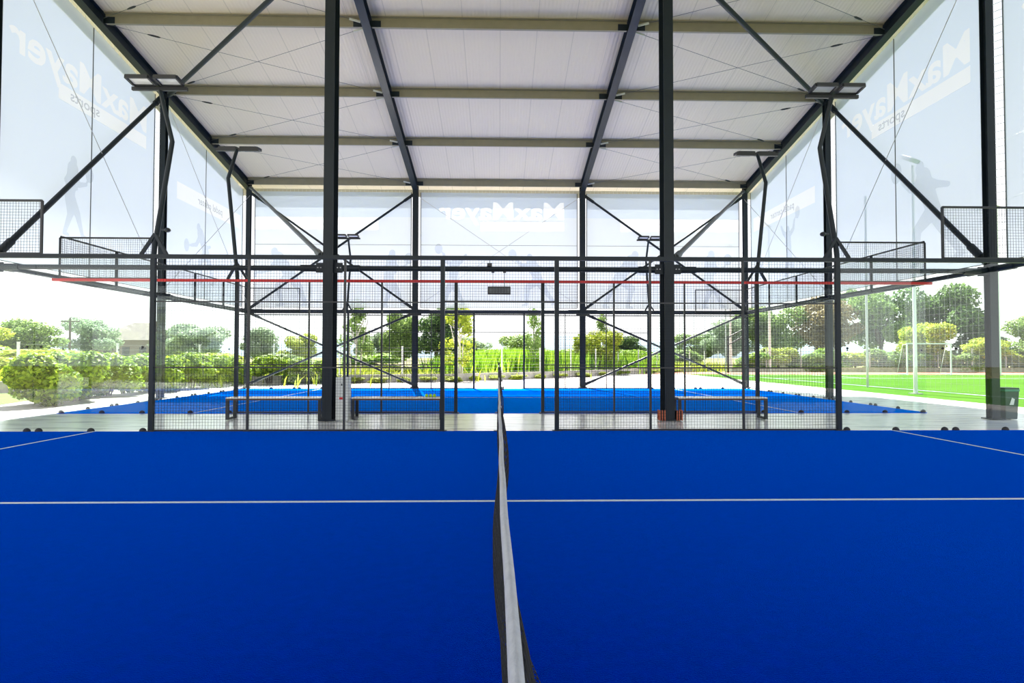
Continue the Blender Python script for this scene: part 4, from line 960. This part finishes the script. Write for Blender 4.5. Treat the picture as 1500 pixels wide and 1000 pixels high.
MB().bar((-47.6, 60, 5.0), (-45.6, 60, 5.0), .10, .12).build('crossarm', M['bark'], t)
for dx in (-.9, -.5, .5, .9): MB().tube([(-46.6 + dx, 60, 5.05), (-46.6 + dx, 60, 5.25)], .04, 6).build('insulator', M['white_metal'], t)

# ------------------------------------------------------------------ sky, sun
w = bpy.data.worlds.new('sky'); bpy.context.scene.world = w; w.use_nodes = True
nt = w.node_tree; nt.nodes.clear()
out = nt.nodes.new('ShaderNodeOutputWorld'); bg = nt.nodes.new('ShaderNodeBackground'); nt.links.new(bg.outputs[0], out.inputs[0])
tc = nt.nodes.new('ShaderNodeTexCoord'); sp = nt.nodes.new('ShaderNodeSeparateXYZ'); nt.links.new(tc.outputs['Generated'], sp.inputs[0])
cr = nt.nodes.new('ShaderNodeValToRGB'); nt.links.new(sp.outputs[2], cr.inputs[0])
SKY = [(0.0, (1.6, 1.6, 1.6)), (0.09, (1.4, 1.42, 1.45)), (0.20, (.86, .88, .92)), (0.42, (0.66, 0.71, 0.80)), (0.75, (0.48, 0.55, 0.70))]
SK = 3.0
cr.color_ramp.elements[0].position = 0; cr.color_ramp.elements[0].color = rgba([c / SK for c in SKY[0][1]])
cr.color_ramp.elements[1].position = SKY[-1][0]; cr.color_ramp.elements[1].color = rgba([c / SK for c in SKY[-1][1]])
for p, c in SKY[1:-1]: e = cr.color_ramp.elements.new(p); e.color = rgba([q / SK for q in c])
nz = nt.nodes.new('ShaderNodeTexNoise'); nz.inputs['Scale'].default_value = 2.2; nz.inputs['Detail'].default_value = 5
mp = nt.nodes.new('ShaderNodeMapping'); mp.inputs['Scale'].default_value = (1, 1, 3); nt.links.new(tc.outputs['Generated'], mp.inputs[0]); nt.links.new(mp.outputs[0], nz.inputs['Vector'])
cl = nt.nodes.new('ShaderNodeMapRange'); cl.inputs[1].default_value = .5; cl.inputs[2].default_value = .8; cl.inputs[3].default_value = 0; cl.inputs[4].default_value = .25; nt.links.new(nz.outputs['Fac'], cl.inputs[0])
mx = nt.nodes.new('ShaderNodeMix'); mx.data_type = 'RGBA'; nt.links.new(cl.outputs[0], mx.inputs[0]); nt.links.new(cr.outputs[0], mx.inputs[6]); mx.inputs[7].default_value = (.42, .43, .44, 1)
nt.links.new(mx.outputs[2], bg.inputs[0]); bg.inputs[1].default_value = SK * 1.0
sd = bpy.data.lights.new('sun', 'SUN'); sd.energy = 14.0; sd.angle = R(.6); sd.color = (1.0, .95, .88)
so = bpy.data.objects.new('sun', sd); C.objects.link(so); so.location = (-5, 60, 60)
so.rotation_euler = Vector((-.125, .74, 1.0)).to_track_quat('Z', 'Y').to_euler()

# ------------------------------------------------------------------ camera
cam = bpy.data.cameras.new('camera'); co = bpy.data.objects.new('camera', cam); C.objects.link(co)
cam.sensor_width = 36; cam.sensor_fit = 'HORIZONTAL'; cam.lens = 866.54 * 36 / 1500; cam.clip_end = 2000; cam.clip_start = .05
yaw, pitch, roll = -.0229, .0244, .0014
cy_, sy_, cp_, sp_ = math.cos(yaw), math.sin(yaw), math.cos(pitch), math.sin(pitch)
fw = Vector((-sy_ * cp_, cy_ * cp_, sp_)); rt = Vector((cy_, sy_, 0)); up = rt.cross(fw)
r2 = rt * math.cos(roll) + up * math.sin(roll); u2 = up * math.cos(roll) - rt * math.sin(roll)
mt = Matrix((r2, u2, -fw)).transposed().to_4x4(); mt.translation = (-.0232, -5.3589, 1.3054); co.matrix_world = mt
sc = bpy.context.scene; sc.camera = co
sc.view_settings.view_transform = 'Standard'; sc.view_settings.look = 'None'; sc.view_settings.gamma = 1; sc.view_settings.use_curve_mapping = False
sc.view_settings.exposure = 0.75
sc.cycles.transparent_max_bounces = 32; sc.cycles.max_bounces = 10; sc.cycles.diffuse_bounces = 5; sc.cycles.sample_clamp_indirect = 8
